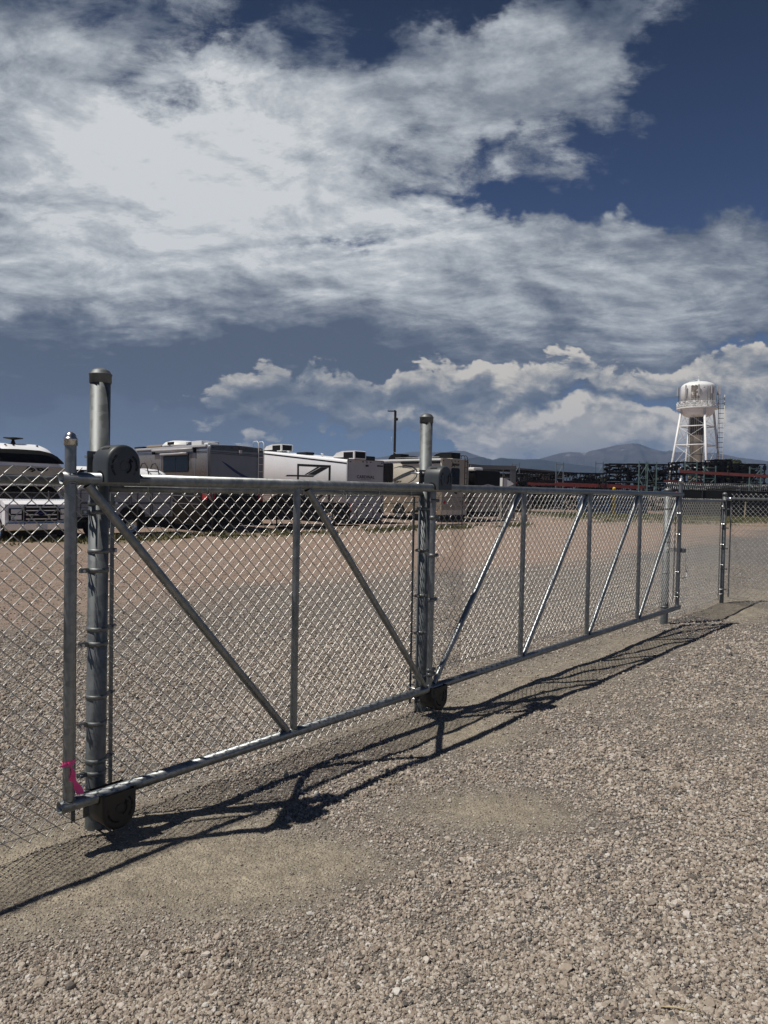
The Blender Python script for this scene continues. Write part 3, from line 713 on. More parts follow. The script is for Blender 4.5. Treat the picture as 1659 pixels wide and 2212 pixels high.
# ================================================================= chain link
def zigzag(width, z0, z1, nsides=5, r=0.0021, W=0.0718, detail=2, wob=0.004, seed=0, phase=0.0, hook=0.0):
    """all the pickets of one panel; local x along the panel, y through it, z up. Returns V, F."""
    half = W / 2
    npk = int(width / half)
    nh = int(round((z1 - z0) / half))
    ts = {2: [0.0, 0.13, 0.87], 1: [0.0, 0.5], 0: [0.0]}[detail]
    path = []
    for h in range(nh):
        up = h % 2 == 0
        for t in ts:
            x = (t if up else 1 - t) * (half + 0.004) - 0.002
            y = 0.0 if t == 0 else (0.0031 if up else -0.0031)
            path.append((x, y, z0 + (h + t) * half))
    path.append((((nh % 2)) * half, 0, z0 + nh * half))
    if hook:                                    # twisted tips above the rail line
        pass
    P = np.array(path); m = len(P)
    T = np.gradient(P, axis=0); T /= np.linalg.norm(T, axis=1)[:, None]
    yv = np.array([0, 1.0, 0]); Uv = np.cross(T, yv); Uv /= np.linalg.norm(Uv, axis=1)[:, None]; Wv = np.cross(T, Uv)
    a = np.arange(nsides) * 2 * pi / nsides
    ring = P[:, None, :] + r * (Uv[:, None, :] * np.cos(a)[None, :, None] + Wv[:, None, :] * np.sin(a)[None, :, None])
    ring = ring.reshape(-1, 3)
    ks = np.arange(npk)
    off = np.zeros((npk, 1, 3)); off[:, 0, 0] = ks * half
    V = np.repeat(ring[None], npk, 0) + off
    # neighbouring pickets are half a mesh out of step
    V[1::2, :, 2] += 0
    odd = ks % 2 == 1
    # odd pickets mirror so that their left bends meet the right bends of the even ones
    pm = P.copy(); pm[:, 0] = half - pm[:, 0]; pm[:, 1] = -pm[:, 1]
    T2 = np.gradient(pm, axis=0); T2 /= np.linalg.norm(T2, axis=1)[:, None]
    U2 = np.cross(T2, yv); U2 /= np.linalg.norm(U2, axis=1)[:, None]; W2 = np.cross(T2, U2)
    # keep the same handedness as the even pickets: front strands always rise to the right
    pm[:, 1] = np.where(np.abs(pm[:, 1]) > 0, np.where(np.gradient(pm[:, 0]) > 0, 0.0031, -0.0031), 0)
    ring2 = (pm[:, None, :] + r * (U2[:, None, :] * np.cos(a)[None, :, None] + W2[:, None, :] * np.sin(a)[None, :, None])).reshape(-1, 3)
    V[odd] = ring2[None] + off[odd]
    V = V.reshape(-1, 3)
    i = np.arange(m - 1)[:, None] * nsides; k = np.arange(nsides)[None, :]; k2 = (k + 1) % nsides
    f = np.stack([i + k, i + k2, i + nsides + k2, i + nsides + k], -1).reshape(-1, 4)
    F = (f[None] + (ks * m * nsides)[:, None, None]).reshape(-1, 4)
    if wob:
        x, z = V[:, 0].copy(), V[:, 2].copy()
        V[:, 1] += (fbm(x * 1.3, z * 1.3, 80 + seed, 3) - 0.5) * wob * 4
        V[:, 0] += (fbm(x * 2.5 + 9, z * 2.5, 81 + seed, 3) - 0.5) * wob * 2
        V[:, 2] += (fbm(x * 2.0 + 9, z * 2.0 + 5, 82 + seed, 3) - 0.5) * wob * 3
    return V, F

def frame_rz(): return pi / 2 - AZ          # local +x along the gate line

def chain_panel(parent, x0, x1, z0, z1, y=0.0, name="chain_link", **k):
    V, F = zigzag(x1 - x0, z0, z1, **k)
    V[:, 0] += x0; V[:, 1] += y
    return link(name, np_mesh(name, V, F, M_WIRE), parent, kind='stuff')

GRZ = frame_rz()
# local frames: x = S, y = -G (left of the direction), z up

# ---- posts
R4 = 0.0435
def dome_cap(mb, r, z, h=0.03, skirt=0.045, flat=False):
    prof = [(r + 0.004, z - skirt), (r + 0.004, z - 0.006), (r + 0.0065, z - 0.004), (r + 0.0065, z), (r + 0.002, z + 0.003)]
    for k in range(1, 7):
        a = k / 6 * pi / 2
        prof.append(((r + 0.001) * cos(a), z + 0.003 + h * sin(a)))
    prof[-1] = (0.0, prof[-1][1])
    mb.lathe(prof, (0, 0, 0), 28)
def band_mesh(r, side, w=0.020, lug=0.042, bolt=True, th=0.0028):
    """flat strap round a pipe with two lugs; side: +1 lugs towards +x, -1 towards -x"""
    a = MB(); n = 26
    ring = [(r + th) for _ in range(n)]
    prof = [(r + 0.0006, -w / 2), (r + th, -w / 2), (r + th, w / 2), (r + 0.0006, w / 2), (r + 0.0006, -w / 2)]
    a.lathe(prof, (0, 0, 0), n)
    for q in (-1, 1):
        a.box((side * (r + lug / 2), q * 0.006, 0), (lug, 0.003, w))
    b = MB()
    x = side * (r + lug * 0.72)
    b.tube([(x, -0.020, 0), (x, 0.022, 0)], 0.0042, 8)
    b.tube([(x, -0.020, 0), (x, -0.013, 0)], 0.0068, 6, smooth=False)
    b.tube([(x, 0.010, 0), (x, 0.016, 0)], 0.0068, 6, smooth=False)
    return a, b
def post(name, label, s, g, ztop, r, bands=(), group=None, lean=(0, 0), mat_=None):
    p = gp(s, g, 0); z0 = zg1(p.x, p.y)
    t = thing(name, label, 'post', (p.x, p.y, 0), GRZ, group)
    m = MB(); m.lathe([(r, z0 - 0.3), (r, z0), (r + lean[0] * 0, ztop - 0.01)], (0, 0, 0), 32)
    m.build('pipe', mat_ or M_POST, t)
    c = MB(); dome_cap(c, r, ztop, 0.024 if r > 0.04 else 0.022, 0.04 if r > .04 else .03); c.build('cap', M_POST, t)
    cache = {}
    for (z, side) in bands:
        if side not in cache:
            a, b = band_mesh(r, side)
            oa = a.build('tension_band', M_BAND, t); ob = b.build('bolt', M_BOLT, oa)
            cache[side] = (oa, ob)
        else:
            oa = cache[side][0].copy(); COL.objects.link(oa); oa.parent = t
            ob = cache[side][1].copy(); COL.objects.link(ob); ob.parent = oa
        oa.location = (0, 0, z)
    return t

def _lean(t, ax, ay): t.rotation_euler = (ax, ay, t.rotation_euler[2])
GP = "large galvanised posts of the gate line"
post1 = post('gate_post', "tall fat galvanised post at left, straps round it, beside the pink ribbon", 0.0, 0, 2.045, R4,
     [(1.47, 1), (1.43, -1), (1.255, 1), (1.17, -1), (0.905, 1), (0.84, -1), (0.60, 1), (0.48, -1), (0.31, 1), (0.255, -1)], GP)
post1.rotation_euler = (0.0, 0.0052, GRZ)
post2 = post('gate_post', "tall fat galvanised post in the middle, where the two halves of the gate frame meet", 2.42, 0, 2.07, R4,
     [(1.43, -1), (1.14, -1), (0.82, -1), (0.56, -1), (0.25, -1)], GP)
post3 = post('gate_post', "fat galvanised latch post behind the far right end of the gate", 7.30, 0, 1.625, R4,
     [(1.40, 1), (1.0, 1), (0.62, 1), (0.2, 1)], GP)
CORN = 9.69
cpost = post('fence_post', "thinner galvanised corner post where the far right fence turns", CORN, 0, 1.60, 0.0295,
     [(1.42, -1), (1.16, -1), (0.86, -1), (0.56, -1), (0.2, -1), (0.13, -1)])

# ---- fixed fences on the post line
def rail(mb, x0, x1, z, r=0.0185, y=0.0, n=14): mb.tube([(x0, y, z), (x1, y, z)], r, n)
FG = "new chain link fence panels of the gate line"
def fence_panel(label, s0, s1, zr, zm0, zm1, bars=(), det=2, ns=6, raily=0.0, mesh_y=-0.026, ties=0, seed=0, tips=False):
    p = gp(0, 0, 0)
    t = thing('chain_link_fence', label, 'fence', (p.x, p.y, 0), GRZ, FG)
    m = MB(); rail(m, s0, s1, zr, y=raily); m.build('top_rail', M_GALV, t)
    chain_panel(t, s0 + 0.03, s1 - 0.02, zm0, zm1, mesh_y, nsides=ns, detail=det, seed=seed)
    w = MB(); n = 14
    w.tube([(s0 + (s1 - s0) * i / n, mesh_y - 0.004, zm0 + 0.035 + 0.004 * sin(i * 2.1)) for i in range(n + 1)], 0.0022, 5)
    w.build('tension_wire', M_WIRE2, t)
    for b in bars:
        q = MB(); q.box((b, mesh_y, (zm0 + zr) / 2), (0.019, 0.006, zr - zm0 - 0.05)); q.build('tension_bar', M_BAND, t)
    first = None
    for i in range(ties):
        x = s0 + (s1 - s0) * (i + 0.6) / ties
        if first is None:
            q = MB(); pts = [(0.024 * cos(a) * 0.2 + 0.0, -0.0 + 0.0245 * cos(a), 0.0245 * sin(a)) for a in [k * 2 * pi / 14 for k in range(14)]]
            q.tube(pts, 0.002, 5, closed=True); q.tube([(0, -0.025, -0.006), (0.004, -0.03, -0.03), (0.012, -0.033, -0.045)], 0.002, 5)
            first = q.build('wire_tie', M_WIRE2, t); o = first
        else: o = first.copy(); COL.objects.link(o); o.parent = t
        o.location = (x, raily, zr)
    return t
fence_panel("near left chain link fence panel, twisted tips standing above its rail", -5.0, -R4, 1.566, 0.045, 1.617, [-0.118], ns=6, mesh_y=-0.03, seed=1)
fence_panel("chain link fence panel behind the near half of the gate, between the two tall posts", R4, 2.42 - R4, 1.537, 0.035, 1.565, [0.088, 2.42 - 0.085], ns=6, mesh_y=0.03, ties=7, seed=2)
fence_panel("short chain link fence panel between the latch post and the corner post", 7.30 + R4, CORN - 0.03, 1.497, 0.02, 1.53, [7.40, CORN - 0.07], ns=5, mesh_y=0.03, ties=5, seed=3)

# ---- fence turning off to the right
def right_fence():
    c = gp(CORN, 0, 0)
    e = Vector((5.43, 9.95, 0)) - c; L_ = 7.0; a = atan2(e.y, e.x)
    t = thing('chain_link_fence', "chain link fence leaving the corner post towards the right edge, thin bright rail", 'fence', (c.x, c.y, 0), a, FG)
    m = MB(); m.tube([(0.05, 0, 1.53), (L_, 0, 1.545)], 0.019, 12); m.build('top_rail', M_BAND, t)
    r = MB(); r.lathe([(0.0, 0.03), (0.026, 0.03), (0.026, 0.10), (0.02, 0.11)], (0, 0, 0), 12)
    o = r.build('rail_end_cup', M_BOLT, t); o.rotation_euler = (0, pi / 2, 0); o.location = (0, 0, 1.53)
    chain_panel(t, 0.09, L_, 0.03, 1.60, 0.028, nsides=5, detail=2, seed=4)
    w = MB(); w.tube([(0.1 + i * 0.35, 0.03, 0.07 + 0.012 * sin(i * 1.7)) for i in range(20)], 0.0022, 5); w.build('tension_wire', M_WIRE2, t)
    q = MB(); q.box((0.085, 0.028, 0.8), (0.019, 0.006, 1.42)); q.build('tension_bar', M_BAND, t)
    for z in (1.38, 1.1, 0.8, 0.5, 0.2):
        a_, b_ = band_mesh(0.0295, 1); oa = a_.build('tension_band', M_BAND, t); ob = b_.build('bolt', M_BOLT, oa); oa.location = (0, 0, z)
    p2 = MB(); p2.lathe([(0.03, -0.2), (0.03, 1.58)], (3.05, 0, 0), 16); p2.build('line_post', M_POST, t)
    p3 = MB(); p3.lathe([(0.03, -0.2), (0.03, 1.58)], (6.1, 0, 0), 16); p3.build('line_post', M_POST, t)
right_fence()

# ---- the cantilever gate
def build_gate():
    p = gp(0, 0, 0); G = 0.17
    t = thing('cantilever_gate', "long galvanised cantilever sliding gate of welded pipe with diagonal braces", 'gate', (p.x, p.y, 0), GRZ)
    y = -G; zt, zb, RR, RU = 1.575, 0.216, 0.0268, 0.0200
    s0, s1 = -0.245, 7.29
    for nm, z in (('top_rail', zt), ('bottom_rail', zb)):
        m = MB(); m.pipe((s0, y, z), (s1, y, z), RR, 0.0034, 28)
        m.box((s1 - 0.001, y, z), (0.003, 0.05, 0.05)); m.build(nm, M_GALV, t)
    ups = [-0.207, 1.05, 2.29, 3.51, 4.74, 5.98, 7.235]
    for i, s in enumerate(ups):
        m = MB(); r = 0.0228 if i in (0, 6) else RU
        m.tube([(s, y, zb + RR * 0.8), (s, y, zt - RR * 0.8)], r, 20, caps=False)
        if i in (0, 6):
            m.tube([(s, y, zt + RR * 0.8), (s, y, 1.738)], r, 20, caps=False)
        o = m.build('upright', M_GALV, t)
        if i in (0, 6):
            c = MB(); dome_cap(c, r, 0.0, 0.026, 0.028); q = c.build('cap', M_BOLT, o); q.location = (s, y, 1.738)
        for zz, d in ((zb + RR * 0.93, 1), (zt - RR * 0.93, -1)) + (((zt + RR * 0.93, 1),) if i in (0, 6) else ()):
            w = MB()
            pts = [(s + (r + 0.001) * cos(a), y + (r + 0.001) * sin(a), zz - d * 0.010 * (abs(sin(a)) ** 2) + 0.0015 * random.uniform(-1, 1)) for a in [k * 2 * pi / 22 for k in range(22)]]
            w.tube(pts, [0.0038 + 0.0012 * random.random() for _ in pts], 6, closed=True)
            w.build('weld', M_WELD, o)
    br = [(-0.135, 1.55, 1.00, 0.240), (1.125, 1.55, 2.235, 0.240), (3.44, 1.55, 2.34, 0.240), (4.67, 1.55, 3.56, 0.240), (5.91, 1.55, 4.79, 0.240), (7.165, 1.55, 6.03, 0.240)]
    for (a, za, b, zb_) in br:
        m = MB(); m.tube([(a, y, za), (b, y, zb_)], RU, 18, caps=False); m.build('brace', M_GALV, t)
    # mesh on the far side of the frame
    my = y + 0.038
    chain_panel(t, 2.325, 7.21, 0.285, 1.548, my, nsides=5, detail=2, wob=0.007, seed=5)
    w = MB(); w.tube([(2.32 + i * 0.3, my + 0.004, 0.325 + 0.006 * sin(i * 1.9)) for i in range(17)], 0.0022, 5); w.build('tension_wire', M_WIRE2, t)
    for b in (2.345, 7.195):
        q = MB(); q.box((b, my, 0.91), (0.016, 0.006, 1.2)); q.build('tension_bar', M_BAND, t)
    A, Bm = band_mesh(RU, 1, 0.024, 0.038); A2, B2 = band_mesh(0.0228, -1, 0.022, 0.03)
    first = None
    for z in (1.49, 1.375, 1.12, 0.82, 0.34, 0.31):
        if first is None:
            oa = A.build('tension_band', M_BAND, t); ob = Bm.build('bolt', M_BOLT, oa); first = (oa, ob)
        else:
            oa = first[0].copy(); COL.objects.link(oa); oa.parent = t; ob = first[1].copy(); COL.objects.link(ob); ob.parent = oa
        oa.location = (2.29, y, z)
    first = None
    for z in (1.35, 1.1, 0.65, 0.40, 0.35):
        if first is None:
            oa = A2.build('tension_band', M_BAND, t); ob = B2.build('bolt', M_BOLT, oa); first = (oa, ob)
        else:
            oa = first[0].copy(); COL.objects.link(oa); oa.parent = t; ob = first[1].copy(); COL.objects.link(ob); ob.parent = oa
        oa.location = (7.235, y, z)
    # latch: fork arm to the latch post, padlock on a wire
    m = MB(); m.box((7.27, y + 0.09, 0.905), (0.012, 0.21, 0.045)); m.box((7.27, y - 0.04, 0.905), (0.05, 0.05, 0.05), bev=0.006)
    m.tube([(7.27, y + 0.14, 0.93), (7.27, y + 0.14, 0.87)], 0.012, 8); m.build('latch', M_BAND, t)
    m = MB(); m.tube([(7.30, y - 0.04, 0.90), (7.34, y - 0.05, 0.85), (7.335, y - 0.05, 0.74), (7.37, y - 0.05, 0.64)], 0.0022, 5)
    m.build('latch_wire', M_WIRE2, t)
    m = MB(); m.tube([(7.37, y - 0.05, 0.66), (7.385, y - 0.05, 0.585), (7.30, y - 0.05, 0.575), (7.25, y - 0.05, 0.57)], 0.006, 6); m.build('drop_pin', M_WIRE2, t)
    # stray mud spots / holes
build_gate()

# ---- nylon gate rollers with plastic safety covers
def roller(s, top, label, gs):
    p = gp(s, 0, 0)
    t = thing('gate_roller', label, 'gate roller', (p.x, p.y, 0), GRZ, "roller assemblies that carry the sliding gate")
    zr = 1.575 if top else 0.216
    sg = 1 if top else -1
    hw, H = 0.078, 0.088
    zc = zr + sg * 0.070                       # centre of the round end
    flat = zr - sg * 0.012
    y0, y1 = -0.108, -0.232                    # back and front of the cover
    def arch(hw_, n=18):
        pts = [(-hw_, flat)]
        for k in range(n + 1):
            a = pi - pi * k / n
            pts.append((hw_ * cos(a), zc + sg * (hw_ * 1.02) * sin(a)))
        pts.append((hw_, flat)); return pts
    mt = M_PLAST if top else M_PLASTD
    m = MB()
    # rounded shell: loft of arches from back to front with a softened front edge
    secs = [(y0, 0.0), (y1 + 0.012, 0.0), (y1 + 0.006, 0.0015), (y1 + 0.0015, 0.006), (y1, 0.012)]
    rings = []
    for (yy, ins) in secs:
        a = arch(hw - ins); a[0] = (a[0][0], flat + sg * (ins * 0.0)); a[-1] = (a[-1][0], flat)
        rings.append([Vector((q[0], yy, q[1])) for q in a])
    k = len(rings[0]); vs = [v for r_ in rings for v in r_]; fs = []
    for i in range(len(rings) - 1):
        for j in range(k - 1): fs.append((i * k + j, i * k + j + 1, (i + 1) * k + j + 1, (i + 1) * k + j))
    m.add(vs, fs, True)
    m.add(rings[-1], [tuple(range(k))], False)
    m.add(rings[0], [tuple(range(k))[::-1]], False)
    # raised ring and hub on the face
    for (ra, rb) in ((0.019, 0.0215),):
        n = 28; v = []
        for rr_, dy in ((rb, 0), (rb, -0.0015), (ra, -0.0015), (ra, 0)):
            v += [Vector((rr_ * cos(2 * pi * q / n) + 0.0, y1 + dy, zc - sg * 0.012 + rr_ * sin(2 * pi * q / n))) for q in range(n)]
        f = []
        for q in range(3):
            for w_ in range(n): f.append((q * n + w_, q * n + (w_ + 1) % n, (q + 1) * n + (w_ + 1) % n, (q + 1) * n + w_))
        m.add(v, f, True)
    cover = m.build('cover', mt, t)
    # dark notch where the rail enters and slot in the crown
    hole = [(0.037 * cos(radians(q)), sg * max(0.037 * sin(radians(q)), -0.0115)) for q in range(-18, 199, 12)]
    for xx in (-hw - 0.0015, hw - 0.0105):
        m = MB(); m.prism(hole, (xx, -0.17, zr), (0, 1, 0), (0, 0, 1), (1, 0, 0), 0.012); m.build('rail_opening', M_BLKPL, cover)
    m = MB(); a = radians(128); cx_, cz = cos(a) * hw, sin(a) * hw
    m.box((cx_ * 1.0, -0.165, zc + sg * cz * 1.0), (0.012, 0.055, 0.006), ax=(Vector((-sin(a) , 0, sg * cos(a))), Vector((0, 1, 0)), Vector((cos(a), 0, sg * sin(a))))); m.build('slot', M_BLKPL, cover)
    # lettering round the face
    def arc(txt, a0, a1, rad, h, inward):
        L = MB()
        n = len(txt)
        for i, ch in enumerate(txt):
            if ch == ' ': continue
            a = a0 + (a1 - a0) * (i + 0.5) / n
            vs_, fs_ = text_shape(ch, h, 0.0007, align='CENTER')
            if not vs_: continue
            ca, sa = cos(a), sin(a)
            er = Vector((ca, 0, sa)); et = Vector((sa, 0, -ca)) * (1 if inward else -1)
            if not inward: er = -er
            c0 = Vector((rad * ca, y1 - 0.001, zc - sg * 0.012 + rad * sa))
            L.add([c0 + et * v.x + er * v.y + Vector((0, -1, 0)) * v.z for v in vs_], fs_)
        L.build('lettering', M_LETTER, cover)
    if top:
        arc("MASTER HALCO", radians(222), radians(130), 0.052, 0.0135, True)
        arc("LOADMASTER II", radians(50), radians(-42), 0.052, 0.0135, True)
    else:
        arc("LOADMASTER II", radians(235), radians(150), 0.052, 0.0125, False) if False else arc("LOADMASTER II", radians(265), radians(170), 0.052, 0.0125, True)
        arc("MASTER HALCO", radians(45), radians(-45), 0.052, 0.0125, True)
    # curved arrow
    L = MB()
    n = 10; inner = []; outer = []
    for k_ in range(n + 1):
        a = radians(-70 + 100 * k_ / n)
        inner.append((0.026 * cos(a), 0.026 * sin(a))); outer.append((0.033 * cos(a), 0.033 * sin(a)))
    zz = zc - sg * 0.012
    for k_ in range(n):
        quad = [inner[k_], outer[k_], outer[k_ + 1], inner[k_ + 1]]
        L.prism(quad, (0, y1 - 0.001, zz), (1, 0, 0), (0, 0, 1), (0, -1, 0), 0.0006)
    L.prism([(0.017, 0.012), (0.040, 0.020), (0.024, 0.034)], (0, y1 - 0.001, zz), (1, 0, 0), (0, 0, 1), (0, -1, 0), 0.0006)
    L.build('arrow_mark', M_LETTER, cover)
    # bracket plates, u-bolts and nuts towards the post
    zc2 = zr + sg * 0.065
    m = MB(); m.box((0, -0.066, zc2), (0.165, 0.007, 0.115), bev=0.003); m.box((0, -0.098, zc2), (0.12, 0.006, 0.105), bev=0.002)
    for q in (-0.045, 0.045): m.box((q, -0.083, zc2), (0.006, 0.03, 0.09))
    m.build('bracket', M_BAND, t)
    for dz in (0.035, -0.035):
        u = MB(); pts = [(-0.064, -0.082, 0)]
        for k_ in range(13):
            a = pi * k_ / 12; pts.append((-0.050 * cos(a), 0.050 * sin(a), 0))
        pts.append((0.064, -0.082, 0)); pts[0] = (-0.050, -0.095, 0); pts[-1] = (0.050, -0.095, 0)
        u.tube(pts, 0.0058, 8); o = u.build('u_bolt', M_BOLT, t); o.location = (0, 0, zc2 + dz)
        for q in (-0.050, 0.050):
            nn = MB(); nn.tube([(q, -0.070, 0), (q, -0.079, 0)], 0.0115, 6, smooth=False); nn.tube([(q, -0.079, 0), (q, -0.088, 0)], 0.0095, 6, smooth=False)
            nn.lathe([(0.0, 0), (0.001, 0)], (q, -0.07, 0), 6)
            no = nn.build('nut', M_BOLT, o)
    return t
roller(-0.002, True, "grey arched roller cover at the top of the left tall post", 0)
roller(2.345, True, "grey arched roller cover at the top of the middle tall post", 0)
roller(-0.008, False, "black rounded roller cover near the ground at the left tall post", 0)
roller(2.345, False, "black rounded roller cover near the ground at the middle tall post", 0)

# ---- pink survey ribbon
def ribbon():
    c = gp(-0.207, 0.17, 0.40)
    t = thing('ribbon', "pink flagging ribbon tied round the gate's left end upright", 'ribbon', tuple(c), GRZ)
    m = MB(); n = 20; vs = []; fs = []
    for k in range(n):
        a = 2 * pi * k / n
        for z in (-0.010, 0.010):
            vs.append(((0.0242) * cos(a), (0.0242) * sin(a), z * (0.6 + 0.4 * abs(sin(a))) + 0.003 * cos(a)))
    for k in range(n): fs.append((2 * k, 2 * k + 1, (2 * k + 3) % (2 * n), (2 * k + 2) % (2 * n)))
    m.add(vs, fs, True); m.build('loop', M_PINK, t)
    m = MB(); rows = 16; cols = 5; vs = []; fs = []
    for i in range(rows):
        f = i / (rows - 1)
        cx_ = -0.012 + 0.045 * f + 0.006 * sin(f * 9); w = 0.005 + 0.009 * min(1, f * 2.2)
        tw = 0.5 * sin(f * 5 + 0.6)
        for j in range(cols):
            u = (j / (cols - 1) - 0.5) * 2
            vs.append((cx_ + u * w * cos(tw), -0.028 - 0.006 * sin(f * 7) - 0.003 * sin(u * 2.5) + u * w * sin(tw) * 0.6, -0.004 - 0.135 * f - 0.005 * u * sin(6 * f)))
    for i in range(rows - 1):
        for j in range(cols - 1): fs.append((i * cols + j, i * cols + j + 1, (i + 1) * cols + j + 1, (i + 1) * cols + j))
    m.add(vs, fs, True); m.build('tail', M_PINK, t)
    m = MB(); vs = []; fs = []
    for i in range(6):
        f = i / 5
        for u in (-1, 1): vs.append((-0.015 - 0.035 * f, -0.028 - 0.004 * sin(f * 4), 0.002 + u * 0.006 * (1 - 0.5 * f) - 0.004 * f))
    for i in range(5): fs.append((2 * i, 2 * i + 1, 2 * i + 3, 2 * i + 2))
    m.add(vs, fs, True); m.build('short_end', M_PINK, t)
    m = MB(); m.lathe([(0, -0.008), (0.007, -0.004), (0.009, 0), (0.007, 0.005), (0, 0.008)], (-0.012, -0.029, 0), 8); m.build('knot', M_PINK, t)
ribbon()

# ================================================================= loose gravel
def stone_material():
    m = bpy.data.materials.new("loose_stone"); m.use_nodes = True
    nt = m.node_tree; N, L = nt.nodes, nt.links; b = N['Principled BSDF']; b.inputs['Roughness'].default_value = 0.9; b.inputs['Specular IOR Level'].default_value = 0.25
    a = N.new('ShaderNodeAttribute'); a.attribute_type = 'INSTANCER'; a.attribute_name = 'tone'
    r = N.new('ShaderNodeValToRGB'); L.new(a.outputs['Fac'], r.inputs[0]); e = r.color_ramp.elements
    stops = [(0, (0.09, 0.088, 0.086)), (0.05, (0.14, 0.12, 0.105)), (0.12, (0.255, 0.210, 0.168)), (0.4, (0.335, 0.284, 0.232)), (0.65, (0.395, 0.345, 0.288)), (0.85, (0.455, 0.405, 0.345)), (0.95, (0.52, 0.475, 0.42)), (0.985, (0.55, 0.525, 0.48))]
    while len(e) < len(stops): e.new(0.5)
    for q, (p, c) in zip(e, stops): q.position = p; q.color = (*c, 1)
    tc = N.new('ShaderNodeTexCoord'); n = N.new('ShaderNodeTexNoise'); n.inputs['Scale'].default_value = 2.5; n.inputs['Detail'].default_value = 5; L.new(tc.outputs['Object'], n.inputs['Vector'])
    mr = N.new('ShaderNodeMapRange'); mr.inputs['To Min'].default_value = 0.72; mr.inputs['To Max'].default_value = 1.25; L.new(n.outputs[0], mr.inputs['Value'])
    mx = N.new('ShaderNodeMix'); mx.data_type = 'RGBA'; mx.blend_type = 'MULTIPLY'; mx.inputs[0].default_value = 1; L.new(r.outputs[0], mx.inputs[6]); L.new(mixgrey(nt, mr.outputs[0]), mx.inputs[7])
    L.new(mx.outputs[2], b.inputs['Base Color'])
    return m

